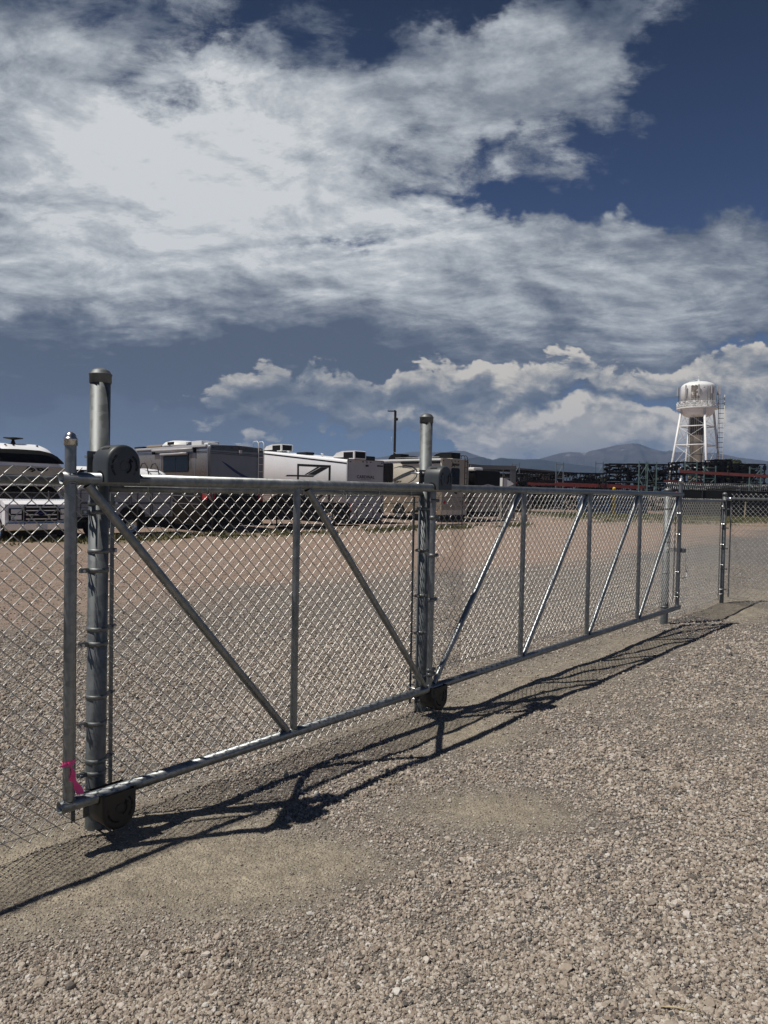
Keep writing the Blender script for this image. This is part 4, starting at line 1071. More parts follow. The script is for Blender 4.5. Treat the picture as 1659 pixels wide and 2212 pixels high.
def build_gravel(name, N_, r0, r1, smin, smax, seed, half=radians(36)):
    g = np.random.default_rng(seed)
    r = r0 * (r1 / r0) ** g.random(N_)
    q = g.random(N_) * 2 - 1; th = np.where(g.random(N_) < 0.80, q * half, np.sign(q) * (half + np.abs(q) * radians(36)))
    x, y = r * np.sin(th), r * np.cos(th)
    ga = gravel_amount(x, y); rd = red_amount(x, y)
    cl = fbm(x * 7, y * 7, 95, 3)
    keep = g.random(N_) < np.clip((ga ** 1.5) * (0.45 + 1.1 * smoothstep(0.3, 0.62, cl)), 0.42, 1) * (1 - 0.65 * rd)
    x, y, r, ga = x[keep], y[keep], r[keep], ga[keep]; n = len(x)
    u = g.random(n)
    size = smin * (smax / smin) ** (u ** 2.7)
    size *= (0.38 + 0.70 * ga) * np.clip(r / 3.2, 1.0, 1.9) ** 0.55
    z = zground(x, y) + size * 0.26
    sx = size * (0.8 + 0.45 * g.random(n)); sy = size * (0.72 + 0.40 * g.random(n)); sz = size * (0.60 + 0.40 * g.random(n))
    me = bpy.data.meshes.new(name); me.vertices.add(n); me.vertices.foreach_set('co', np.stack([x, y, z], 1).astype(np.float32).ravel())
    a = me.attributes.new('scl', 'FLOAT_VECTOR', 'POINT'); a.data.foreach_set('vector', (np.stack([sx, sy, sz], 1) * 0.5).astype(np.float32).ravel())
    a = me.attributes.new('rot', 'FLOAT_VECTOR', 'POINT'); a.data.foreach_set('vector', np.stack([(g.random(n) - .5) * .8, (g.random(n) - .5) * .8, g.random(n) * 6.28], 1).astype(np.float32).ravel())
    a = me.attributes.new('tone', 'FLOAT', 'POINT'); a.data.foreach_set('value', g.random(n).astype(np.float32))
    o = link(name, me, kind='stuff'); me.materials.append(M_STONE)
    ng = bpy.data.node_groups.new(name, 'GeometryNodeTree')
    ng.interface.new_socket('Geometry', in_out='INPUT', socket_type='NodeSocketGeometry'); ng.interface.new_socket('Geometry', in_out='OUTPUT', socket_type='NodeSocketGeometry')
    A, L = ng.nodes, ng.links
    gi, go = A.new('NodeGroupInput'), A.new('NodeGroupOutput')
    g2i = A.new('GeometryNodeGeometryToInstance')
    for k in range(7):
        ic = A.new('GeometryNodeMeshIcoSphere'); ic.inputs['Radius'].default_value = 1.0; ic.inputs['Subdivisions'].default_value = 2
        sp = A.new('GeometryNodeSetPosition'); L.new(ic.outputs[0], sp.inputs[0])
        pos = A.new('GeometryNodeInputPosition')
        nz = A.new('ShaderNodeTexNoise'); nz.noise_dimensions = '4D'; nz.inputs['W'].default_value = 3.7 * k; nz.inputs['Scale'].default_value = 0.75; nz.inputs['Detail'].default_value = 1.5
        L.new(pos.outputs[0], nz.inputs['Vector'])
        s = A.new('ShaderNodeVectorMath'); s.operation = 'SUBTRACT'; L.new(nz.outputs['Color'], s.inputs[0]); s.inputs[1].default_value = (.5, .5, .5)
        s2 = A.new('ShaderNodeVectorMath'); s2.operation = 'SCALE'; L.new(s.outputs[0], s2.inputs[0]); s2.inputs['Scale'].default_value = 1.9
        L.new(s2.outputs[0], sp.inputs['Offset'])
        sh = A.new('GeometryNodeSetShadeSmooth'); sh.inputs['Shade Smooth'].default_value = False; L.new(sp.outputs[0], sh.inputs[0])
        sm = A.new('GeometryNodeSetMaterial'); sm.inputs['Material'].default_value = M_STONE; L.new(sh.outputs[0], sm.inputs[0])
        L.new(sm.outputs[0], g2i.inputs[0])
    iop = A.new('GeometryNodeInstanceOnPoints'); L.new(gi.outputs[0], iop.inputs['Points']); L.new(g2i.outputs[0], iop.inputs['Instance'])
    iop.inputs['Pick Instance'].default_value = True
    def na(nm, t):
        q = A.new('GeometryNodeInputNamedAttribute'); q.data_type = t; q.inputs['Name'].default_value = nm; return q.outputs[0]
    rv = A.new('FunctionNodeRandomValue'); rv.data_type = 'INT'; rv.inputs[4].default_value = 0; rv.inputs[5].default_value = 6
    L.new(rv.outputs[2], iop.inputs['Instance Index'])
    e2r = A.new('FunctionNodeEulerToRotation'); L.new(na('rot', 'FLOAT_VECTOR'), e2r.inputs[0]); L.new(e2r.outputs[0], iop.inputs['Rotation'])
    L.new(na('scl', 'FLOAT_VECTOR'), iop.inputs['Scale'])
    L.new(iop.outputs[0], go.inputs[0])
    md = o.modifiers.new('scatter', 'NODES'); md.node_group = ng
    return o
M_STONE = stone_material()
NSTONE = 1100000
build_gravel("loose_gravel", NSTONE, 1.25, 20.0, 0.0042, 0.0175, 5)
build_gravel("pebbles", 1900, 1.5, 9.0, 0.020, 0.036, 6)

# ---- straws on the gravel
def straw(x, y, L_, a, label):
    t = MB(); z = zg1(x, y) + 0.012
    t.tube([(-L_ / 2, 0, 0), (-L_ * .15, 0.003, 0.003), (L_ / 2, -0.002, 0.004)], [0.0016, 0.0022, 0.0012], 5)
    o = t.build('dry_straw', M_STRAW); o.location = (x, y, z); o.rotation_euler = (0, 0.03, a)
    o['label'] = label; o['category'] = 'straw'; o['group'] = 'dry straws on the gravel'
straw(0.92, 2.12, 0.115, radians(-12), "single pale straw on the gravel at the lower right")
straw(0.02, 3.80, 0.22, radians(-25), "pale straw lying in the gate's shadow left of the middle")
straw(-0.62, 2.33, 0.05, radians(25), "short pale straw among stones at the lower left")

# ================================================================= recreational vehicles
XH = Vector((sin(radians(47)), cos(radians(47)), 0))      # along a vehicle's rear, left to right
RVZ = radians(43)

def wheel(parent, c, r, w, ax='x', name='wheel', rim=M_CHROME, spokes=0):
    """wheel whose axle runs along local x"""
    hub = MB()
    prof = [(r * 0.62, -w / 2), (r * 0.9, -w / 2), (r, -w * 0.36), (r, w * 0.36), (r * 0.9, w / 2), (r * 0.62, w / 2)]
    n = 28; vs = []; fs = []
    for (rr_, xx) in prof:
        for k in range(n):
            a = 2 * pi * k / n; vs.append((xx, rr_ * cos(a), rr_ * sin(a)))
    for i in range(len(prof) - 1):
        for k in range(n): fs.append((i * n + k, i * n + (k + 1) % n, (i + 1) * n + (k + 1) % n, (i + 1) * n + k))
    hub.add(vs, fs, True)
    o = hub.build(name, M_RUBBER, parent); o.location = c
    m = MB()
    prof = [(0.0, -w * 0.30), (r * 0.14, -w * 0.34), (r * 0.2, -w * 0.24), (r * 0.45, -w * 0.20), (r * 0.55, -w * 0.40), (r * 0.63, -w * 0.45), (r * 0.63, w * 0.45), (0.0, w * 0.3)]
    vs = []; fs = []
    for (rr_, xx) in prof:
        for k in range(n):
            a = 2 * pi * k / n; vs.append((xx, rr_ * cos(a), rr_ * sin(a)))
    for i in range(len(prof) - 1):
        for k in range(n): fs.append((i * n + k, i * n + (k + 1) % n, (i + 1) * n + (k + 1) % n, (i + 1) * n + k))
    m.add(vs, fs, True); ro = m.build('rim', rim, o)
    if spokes:
        s = MB()
        for k in range(spokes):
            a = 2 * pi * (k + 0.5) / spokes
            s.box((-w * 0.27, r * 0.37 * cos(a), r * 0.37 * sin(a)), (0.02, 0.05, r * 0.3), ax=(Vector((1, 0, 0)), Vector((0, -sin(a), cos(a))), Vector((0, cos(a), sin(a)))))
        s.build('spoke_gap', M_BLKPL, o)
    return o

def rv_body(t, W, L, z0, prof_top, mt, name='body', rr=0.12, bulge=0.0):
    """box body: x 0..W, y 0..L, from z0 to the roof line prof_top(y); rounded upper edges along the length and soft rear corners"""
    ys = [0, 0.03, 0.10, 0.22] + [0.22 + (L - 0.44) * k / 12 for k in range(1, 13)] + [L - 0.12, L - 0.03, L]
    m = MB(); rings = []
    for y in ys:
        e = min(y, L - y); ins = rr * (1 - min(1, e / rr)) if e < rr else 0
        ins = rr - sqrt(max(0, rr * rr - ins * ins)) if ins > 0 else 0
        ins *= 0.8
        zt = prof_top(y) - ins * 0.6; R = 0.14
        pts = [(ins, z0), (ins, zt - R)]
        for k in range(1, 6):
            a = k / 6 * pi / 2; pts.append((ins + R - R * cos(a), zt - R + R * sin(a)))
        pts += [(W * 0.3, zt + bulge * 0.8), (W * 0.5, zt + bulge), (W * 0.7, zt + bulge * 0.8)]
        for k in range(5, 0, -1):
            a = k / 6 * pi / 2; pts.append((W - ins - R + R * cos(a), zt - R + R * sin(a)))
        pts += [(W - ins, zt - R), (W - ins, z0)]
        rings.append([Vector((p[0], y, p[1])) for p in pts])
    k = len(rings[0]); vs = [v for r in rings for v in r]; fs = []
    for i in range(len(rings) - 1):
        for j in range(k): fs.append((i * k + j, i * k + (j + 1) % k, (i + 1) * k + (j + 1) % k, (i + 1) * k + j))
    m.add(vs, fs, True); m.add(rings[0], [tuple(range(k))]); m.add(rings[-1], [tuple(range(k))[::-1]])
    o = m.build(name, mt, t)
    return o

def sdecal(t, polys, mt, name='graphic', d=0.008, x=-0.002, parts=True):
    """flat pieces on the left side (plane x = 0): polygons in (y, z)"""
    for p in polys:
        m = MB(); m.prism(p, (x, 0, 0), (0, 1, 0), (0, 0, 1), (-1, 0, 0), d); o = m.build(name, mt, t)
    return o
def rdecal(t, polys, mt, name='graphic', d=0.008, y=-0.002):
    for p in polys:
        m = MB(); m.prism(p, (0, y, 0), (1, 0, 0), (0, 0, 1), (0, -1, 0), d); o = m.build(name, mt, t)
    return o
def rrect(x0, z0, x1, z1, r=0.08, n=4):
    pts = []
    for (cx_, cz, a0) in ((x1 - r, z1 - r, 0), (x0 + r, z1 - r, 90), (x0 + r, z0 + r, 180), (x1 - r, z0 + r, 270)):
        for k in range(n + 1):
            a = radians(a0 + 90 * k / n); pts.append((cx_ + r * cos(a), cz + r * sin(a)))
    return pts
def ribbon_poly(pts, w):
    """a band of varying width along a polyline, as one polygon"""
    n = len(pts); L_, R_ = [], []
    for i, (a, b) in enumerate(pts):
        p, q = pts[max(i - 1, 0)], pts[min(i + 1, n - 1)]
        dx, dz = q[0] - p[0], q[1] - p[1]; l = math.hypot(dx, dz) or 1
        ww = w[i] if hasattr(w, '__len__') else w
        L_.append((a - dz / l * ww, b + dx / l * ww)); R_.append((a + dz / l * ww, b - dx / l * ww))
    return L_ + R_[::-1]
def outline(t, x0, z0, x1, z1, mt, w=0.03, name='door_seam', side='rear', r=0.1):
    o_ = rrect(x0, z0, x1, z1, r); i_ = rrect(x0 + w, z0 + w, x1 - w, z1 - w, max(r - w, .01)); n = len(o_)
    m = MB()
    for k in range(n):
        q = (k + 1) % n; poly = [o_[k], o_[q], i_[q], i_[k]]
        if side == 'rear': m.prism(poly, (0, -0.002, 0), (1, 0, 0), (0, 0, 1), (0, -1, 0), 0.01)
        else: m.prism(poly, (-0.002, 0, 0), (0, 1, 0), (0, 0, 1), (-1, 0, 0), 0.01)
    return m.build(name, mt, t)

def ac_unit(t, c, L_=1.0, W_=0.7, H_=0.3, mt=None, dark=True):
    """roof air conditioner: sloped nose, louvred tail"""
    x, y, z = c; m = MB()
    poly = [(-L_ / 2, 0), (-L_ / 2, H_ * .95), (-L_ / 2 + .08, H_), (L_ * 0.05, H_), (L_ * 0.32, H_ * .8), (L_ / 2, H_ * .3), (L_ / 2, 0)]
    m.prism([(a + y, b + z) for a, b in poly], (x - W_ / 2, 0, 0), (0, 1, 0), (0, 0, 1), (1, 0, 0), W_)
    o = m.build('air_conditioner', mt or M_WHT, t)
    if dark:
        m = MB()
        m.box((x - W_ / 2 - .004, y - L_ * 0.22, z + H_ * .5), (0.012, L_ * 0.42, H_ * 0.7))
        m.box((x, y - L_ / 2 - .004, z + H_ * .5), (W_ * .82, 0.012, H_ * 0.72))
        m.box((x - W_ / 2 - .003, y + L_ * .1, z + H_ * .12), (0.008, L_ * 0.7, H_ * 0.26))
        m.build('louvre', M_BLKPL, o)
    return o

def dome_vent(t, c, W_, L_, H_, mt, name='roof_vent'):
    m = MB(); m.box((c[0], c[1], c[2] + H_ / 2), (W_, L_, H_), bev=min(H_ * .4, .06)); return m.build(name, mt, t)

def ladder(t, x0, x1, y, zt, zb, mt, rungs=6, over=0.35, r=0.016):
    for x in (x0, x1):
        m = MB(); m.tube([(x, y + over, zt - 0.28), (x, y + over, zt - 0.02), (x, y + over - .05, zt), (x, y + .08, zt + 0.01), (x, y - .02, zt - 0.06), (x, y - .05, zt - 0.2), (x, y - .05, zb)], r, 8)
        m.build('ladder_rail', mt, t)
    for k in range(rungs):
        z = zb + (zt - 0.35 - zb) * k / (rungs - 1)
        m = MB(); m.tube([(x0, y - .05, z), (x1, y - .05, z)], r * .8, 6); m.build('rung', mt, t)
    for z in (zb + .3 * (zt - zb), zb + .66 * (zt - zb)):
        for x in (x0, x1):
            m = MB(); m.tube([(x, y - .05, z), (x, y + .02, z)], r * .8, 6); m.build('standoff', mt, t)

def lights(t, pts, mt=M_AMBER, name='marker_light', w=0.09, h=0.045):
    for (x, z) in pts:
        m = MB(); m.box((x, -0.012, z), (w, 0.03, h), bev=0.01); m.build(name, mt, t)

# ---- grey motorhome (rear corner towards us)
def grey_motorhome():
    Z = -0.22
    t = thing('motorhome', "grey motorhome seen at its rear corner, navy swoosh and white ladder on the back", 'motorhome', (-6.83, 28.0, 0), RVZ, "recreational vehicles parked in the lot")
    W, L = 2.56, 10.5
    rv_body(t, W, L, 1.50, lambda y: 3.22 + 0.004 * y, M_GREYRV, 'upper_body', bulge=0.03)
    rv_body(t, W, L, Z + 0.28, lambda y: 1.497, M_BLKBODY, 'lower_body', rr=0.10)
    rdecal(t, [[(0.08, 3.01), (W - 0.08, 3.0), (W - 0.1, 3.17), (W * .5, 3.235), (0.1, 3.19)]], M_DGREYRV, 'roof_cap_band')
    m = MB(); m.box((-0.02, 3.3, 3.17), (0.06, 6.3, 0.09), bev=0.02); m.build('roof_rail', M_PLGREY, t)
    sdecal(t, [[(0.08, 2.955), (6.4, 3.0), (6.4, 3.012), (0.08, 2.967)], [(0.08, 2.90), (6.4, 2.945), (6.4, 2.957), (0.08, 2.912)]], M_BLKPL, 'pinstripe')
    rdecal(t, [[(0.08, 2.93), (W - .08, 2.88), (W - .08, 2.895), (0.08, 2.945)], [(0.08, 2.87), (W - .08, 2.83), (W - .08, 2.845), (0.08, 2.885)]], M_BLKPL, 'pinstripe')
    sdecal(t, [[(1.06, 1.5), (1.08, 1.5), (1.08, 3.1), (1.06, 3.1)], [(0.07, 1.5), (0.09, 1.5), (0.09, 3.1), (0.07, 3.1)]], M_ALU, 'seam')
    sdecal(t, [rrect(1.58, 2.14, 3.80, 2.84, 0.07)], M_BLKPL, 'window_frame', d=0.012)
    sdecal(t, [rrect(1.64, 2.20, 2.66, 2.78, 0.05), rrect(2.70, 2.20, 3.74, 2.78, 0.05)], M_GLASSD, 'window_pane', d=0.016)
    m = MB(); m.tube([(-0.11, 1.03, 3.06), (-0.11, 4.62, 3.08)], 0.06, 12); o = m.build('awning_roll', M_PLGREY, t)
    for y in (1.0, 4.64):
        m = MB(); m.box((-0.06, y, 3.02), (0.14, 0.05, 0.20), bev=0.01); m.build('awning_bracket', M_BLKPL, t)
    m = MB(); m.tube([(-0.09, 1.55, 2.90), (-0.09, 3.90, 2.90)], 0.05, 12); m.build('window_awning', M_PLGREY, t)
    m = MB(); m.box((-0.05, 1.5, 2.56), (0.03, 0.03, 0.66)); m.build('awning_arm', M_BLKPL, t)
    m = MB(); m.box((-0.05, 3.93, 2.56), (0.03, 0.03, 0.66)); m.build('awning_arm', M_ALU, t)
    # roof gear
    m = MB(); m.lathe([(0.86, 0), (0.85, 0.08), (0.72, 0.2), (0.45, 0.275), (0, 0.30)], (0.85, 3.75, 3.24), 24); o = m.build('satellite_dome', M_WHT, t)
    m = MB(); m.box((0.02, 3.2, 3.36), (0.04, 0.55, 0.12), bev=0.02); m.build('dome_opening', M_BLKPL, o)
    ac_unit(t, (0.75, 1.85, 3.23), 1.3, 0.8, 0.20, M_WHT, dark=False)
    m = MB()
    for k in range(3): m.box((0.34, 2.25, 3.29 + .05 * k), (0.012, 0.45, 0.018))
    m.build('louvre', M_BLKPL, t)
    dome_vent(t, (0.7, 1.05, 3.22), 0.5, 0.35, 0.12, M_WHT)
    dome_vent(t, (0.6, 5.4, 3.24), 0.6, 1.5, 0.14, M_TANPL, 'roof_box')
    dome_vent(t, (0.7, 7.2, 3.24), 0.6, 0.9, 0.12, M_BLKPL)
    lights(t, [(0.19, 3.10), (1.02, 3.13), (1.35, 3.135), (1.68, 3.13), (2.42, 3.09)])
    m = MB(); m.box((1.38, -0.05, 2.98), (0.12, 0.10, 0.12), bev=0.02); m.build('rear_camera', M_PLGREY, t)
    rdecal(t, [[(0.55, 2.60), (0.80, 2.49), (1.0, 2.38), (1.35, 2.18), (1.87, 1.955), (1.5, 1.99), (1.15, 2.17), (0.88, 2.35)]], M_BLUE, 'swoosh')
    ladder(t, 2.24, 2.50, 0, 3.46, 1.35, M_WHT, 7)
    for x in (0.17, W - 0.17):
        rdecal(t, [rrect(x - 0.11, 1.04, x + 0.11, 1.38, 0.03)], M_REDL, 'tail_light', d=0.03)
    sdecal(t, [rrect(0.05, 1.06, 0.40, 1.36, 0.03)], M_REDL, 'tail_light', d=0.02)
    rdecal(t, [rrect(0.35, 0.30, W - .35, 0.55, 0.03)], M_BLKPL, 'bumper', d=0.12)
    sdecal(t, [[(0.6, 1.18), (6.4, 1.18), (6.4, 1.20), (0.6, 1.20)], [(0.6, 0.86), (6.4, 0.86), (6.4, 0.88), (0.6, 0.88)]], M_ALU, 'trim_strip')
    outline(t, 0.6, 0.16, 1.7, 0.8, M_BLACK, 0.02, 'hatch_seam', 'side', 0.03); outline(t, 1.8, 0.16, 2.9, 0.8, M_BLACK, 0.02, 'hatch_seam', 'side', 0.03)
    for y in (3.6, 4.7, 9.0):
        wheel(t, (0.14, y, Z + 0.48), 0.48, 0.28, rim=M_CHROME)
        wheel(t, (W - 0.14, y, Z + 0.48), 0.48, 0.28, rim=M_CHROME)
grey_motorhome()

# ---- white fifth wheel trailer with the CARDINAL back
def white_fifth_wheel():
    Z = -0.22
    t = thing('fifth_wheel_trailer', "bright white fifth wheel trailer with black angular graphics, CARDINAL on its back with shade painted in as grey", 'camper trailer', (-1.97, 37.5, 0), RVZ, "recreational vehicles parked in the lot")
    W, L = 2.55, 10.8
    top = lambda y: 3.13 + 0.085 * y if y < 7.8 else 3.79
    rv_body(t, W, L, 0.33, top, M_WHITE, 'body', rr=0.05)
    sdecal(t, [[(0.02, 2.90), (7.8, 3.585), (7.8, 3.66), (0.02, 2.97)]], M_BLKPL, 'roof_trim')
    m = MB(); m.box((W / 2, 2.9, 0.10), (W - 0.1, 5.8, 0.5)); m.build('chassis', M_BLKPL, t)
    # white back wall coloured grey: the shade on it is painted in
    m = MB(); m.box((W / 2, -0.03, 1.56), (W + 0.02, 0.07, 3.20), bev=0.02); back = m.build('rear_wall', M_PLGREY, t)
    outline(t, -0.01, -0.05, W + 0.01, 3.17, M_BLKPL, 0.035, 'rear_wall_trim', r=0.12).location = (0, -0.062, 0)
    sdecal(t, [[(4.33, 2.97), (1.33, 2.85), (1.33, 2.73), (4.33, 2.85)], [(4.33, 2.85), (4.17, 2.84), (4.14, 0.4), (4.31, 0.4)], [(1.50, 2.735), (1.33, 2.73), (1.36, 0.36), (1.52, 0.36)],
        [(5.45, 2.27), (5.3, 2.35), (4.34, 2.34), (4.34, 2.26)], [(4.16, 2.34), (2.71, 2.31), (2.88, 2.23), (4.16, 2.25)], [(3.63, 2.36), (3.44, 2.36), (2.29, 2.755), (2.5, 2.765)], [(3.34, 2.36), (2.67, 2.33), (1.55, 2.725), (2.18, 2.75)],
        [(7.8, 0.40), (5.69, 0.90), (5.05, 0.87), (6.3, 0.40)], [(5.0, 0.88), (4.35, 0.87), (4.35, 0.78), (5.0, 0.80)], [(4.1, 0.86), (1.56, 0.82), (1.56, 0.74), (4.1, 0.78)], [(1.30, 0.82), (0.06, 0.81), (0.06, 0.73), (1.30, 0.74)],
        [(3.75, 0.36), (3.3, 0.36), (1.75, 1.33), (2.05, 1.33)]], M_BLKPL, 'graphic')
    sdecal(t, [rrect(4.5, 1.25, 5.5, 1.9, .05), rrect(6.2, 1.3, 7.0, 1.9, .05)], M_GLASSD, 'window', d=0.014)
    sdecal(t, [rrect(0.55, 0.45, 0.70, 0.60, .05)], M_BLKPL, 'round_lamp', d=0.03)
    y = -0.068
    for (a, b) in [(0.17, 3.05), (1.05, 3.07), (1.31, 3.07), (1.58, 3.07), (2.40, 3.05)]:
        m = MB(); m.box((a, -0.078, b - 0.02), (0.10, 0.03, 0.05), bev=0.01); m.build('marker_light', M_AMBER, t)
    m = MB(); m.box((1.32, -0.10, 2.85), (0.16, 0.07, 0.08), bev=0.02); m.build('rear_camera', M_BLKPL, t)
    m = MB(); m.box((2.27, -0.075, 2.87), (0.42, 0.02, 0.06)); m.build('third_light', M_BLKPL, t)
    m = MB(); put_text(m, "CARDINAL", 0.3, (0.64, -0.072, 2.17), (1, 0, 0), (0, 0, 1), width=1.25, height=0.17, extrude=0.004, bold=0.002, spacing=1.1); m.build('lettering', M_BLKPL, t)
    m = MB(); m.box((1.28, -0.074, 2.11), (0.75, 0.006, 0.012)); m.build('underline', M_BLKPL, t)
    o = outline(t, 0.67, 0.02, 1.84, 0.80, M_BLKPL, 0.035, 'hatch_seam', r=0.12); o.location = (0, -0.066, 0)
    for (a, b) in ((0.20, 0.46), (2.32, 0.46)):
        m = MB(); m.tube([(a, -0.06, b), (a, -0.10, b)], 0.10, 16); m.build('tail_light', M_BLKPL, t)
    # roof gear
    ac_unit(t, (0.65, 7.2, 3.74), 1.9, 0.8, 0.42, M_WHT); ac_unit(t, (0.65, 0.6, 3.16), 1.8, 0.8, 0.44, M_WHT)
    dome_vent(t, (0.6, 4.4, 3.48), 0.6, 0.95, 0.16, M_BLKPL); dome_vent(t, (1.9, 1.0, 3.16), 0.9, 1.2, 0.24, M_BLKPL, 'roof_box')
    m = MB(); m.lathe([(0.05, 0), (0.05, 0.14), (0.09, 0.15), (0.07, 0.20)], (0.4, 2.6, 3.33), 12); m.build('vent_pipe', M_WHT, t)
    m = MB(); m.lathe([(0.05, 0), (0.05, 0.12), (0.09, 0.13), (0.07, 0.18)], (1.35, 0.3, 3.13), 12); m.build('vent_pipe', M_WHT, t)
    m = MB(); m.lathe([(0.05, 0), (0.05, 0.10), (0.09, 0.12), (0.07, 0.16)], (0.5, 5.9, 3.6), 12); m.build('vent_pipe', M_WHT, t)
    for y in (3.4, 4.4):
        for x in (0.14, W - .14): wheel(t, (x, y, Z + 0.39), 0.39, 0.25)
white_fifth_wheel()

# ---- cream motorhome: PRECEPT / Jayco
def cream_motorhome():
    Z = -0.22
    t = thing('motorhome', "cream motorhome with charcoal curved swooshes, dark ladder and Jayco on its back", 'motorhome', (3.28, 42.0, 0), RVZ, "recreational vehicles parked in the lot")
    W, L = 2.36, 10.0
    rv_body(t, W, L, 0.20, lambda y: 3.50 + 0.0 * y, M_CREAM, 'body', rr=0.05, bulge=0.04)
    m = MB(); m.box((W / 2, -0.03, 2.0), (W + 0.01, 0.07, 3.02), bev=0.03); m.build('rear_wall', M_TANRV, t)  # cream back turned away from the sun, shade painted in as tan
    m = MB(); m.box((-0.03, 4.5, 3.44), (0.08, 9.0, 0.12), bev=0.02); m.build('roof_rail', M_WHT, t)
    m = MB(); m.box((-0.06, 2.55, 3.27), (0.14, 1.45, 0.12), bev=0.02); m.build('awning_box', M_BLKPL, t)
    m = MB(); m.box((-0.06, 0.55, 3.27), (0.14, 0.9, 0.12), bev=0.02); m.build('awning_box', M_BLKPL, t)
    sdecal(t, [rrect(4.05, 2.10, 5.05, 3.27, 0.10)], M_BLACK, 'window', d=0.03)
    sdecal(t, [[(4.02, 2.29), (3.2, 2.60), (2.5, 2.80), (2.15, 2.86), (2.20, 2.70), (2.5, 2.58), (3.2, 2.36), (4.0, 2.13)]], M_DGREYRV, 'swoosh')
    arc = [(4.01, 2.97), (3.51, 3.06), (2.95, 3.10), (2.39, 3.03), (2.05, 2.87), (1.93, 2.68), (2.02, 2.42), (2.28, 2.21), (2.72, 2.04)]
    sdecal(t, [ribbon_poly(arc, [0.005, 0.02, 0.03, 0.04, 0.055, 0.05, 0.04, 0.03, 0.012])], M_DGREYRV, 'swoosh')
    arc2 = [(3.5, 2.99), (3.0, 3.01), (2.45, 2.93), (2.17, 2.78), (2.10, 2.62), (2.2, 2.42), (2.5, 2.2)]
    sdecal(t, [ribbon_poly(arc2, [0.004, 0.012, 0.016, 0.016, 0.014, 0.01, 0.004])], M_TANRV, 'swoosh')
    m = MB(); put_text(m, "PRECEPT", 0.3, (-0.004, 4.86, 1.99), (0, -1, 0), (0, 0, 1), width=1.6, height=0.19, extrude=0.005, shear=0.25, bold=0.006); m.build('lettering', M_BLKPL, t)
    sdecal(t, [[(0.05, 1.03), (4.95, 0.74), (4.95, 0.69), (0.05, 0.97)]], M_DGREYRV, 'trim_line')
    sdecal(t, [[(2.86, 0.27), (1.92, 0.42), (1.2, 0.62), (0.6, 0.9), (0.6, 0.72), (1.3, 0.42), (1.92, 0.28), (2.62, 0.21)]], M_BLKPL, 'swoosh')
    # wheel arch
    pts = [(3.45 + 0.56 * cos(radians(a)), 0.16 + 0.62 * sin(radians(a))) for a in range(0, 181, 12)]
    sdecal(t, [pts], M_BLKPL, 'wheel_arch', d=0.01)
    for y in (3.45, 8.6):
        for x in (0.10, W - .14): wheel(t, (x, y, Z + 0.42), 0.42, 0.28)
    m = MB(); m.box((W / 2, 1.3, 0.06), (W - .3, 2.4, 0.3)); m.build('chassis', M_BLKPL, t)
    for (a, b) in [(0.09, 3.36), (0.81, 3.37), (1.12, 3.38), (1.41, 3.37), (2.24, 3.34)]:
        m = MB(); m.box((a, -0.078, b), (0.10, 0.03, 0.05), bev=0.01); m.build('marker_light', M_AMBER, t)
    m = MB(); put_text(m, "Jayco", 0.3, (0.80, -0.072, 3.03), (1, 0, 0), (0, 0, 1), width=0.70, height=0.27, extrude=0.005, shear=0.12, bold=0.012); m.build('lettering', M_BLKPL, t)
    m = MB(); m.prism(rrect(0.79, 1.55, 1.54, 3.0 - 0.03, 0.12), (0, -0.066, 0), (1, 0, 0), (0, 0, 1), (0, -1, 0), 0.012); m.build('rear_window', M_BLACK, t)
    ladder(t, 2.0, 2.22, -0.02, 3.74, 1.0, M_BLKPL, 8, 0.45, 0.02)
    m = MB(); put_text(m, "Jayco", 0.3, (1.42, -0.072, 0.95), (1, 0, 0), (0, 0, 1), width=0.3, height=0.1, extrude=0.004, bold=0.008); m.build('lettering', M_BLKPL, t)
    for a in (0.25, 2.1):
        m = MB(); m.tube([(a, -0.06, 0.95), (a, -0.09, 0.95)], 0.09, 14); m.build('tail_light', M_REDL, t)
    m = MB(); m.box((1.2, -0.05, 1.5), (0.3, 0.06, 0.1)); m.build('plate_lamp', M_BLKPL, t)
    ac_unit(t, (1.3, 0.8, 3.53), 1.5, 0.8, 0.36, M_BLKPL, dark=False)
    ac_unit(t, (0.6, 4.2, 3.52), 1.1, 0.7, 0.34, M_BLKPL, dark=False); dome_vent(t, (0.8, 3.2, 3.52), 0.5, 0.6, 0.2, M_BLKPL)
    m = MB(); m.tube([(0.12, 0.3, 3.60), (0.12, 4.0, 3.60)], 0.025, 6); m.build('roof_rack', M_ALU, t)
cream_motorhome()

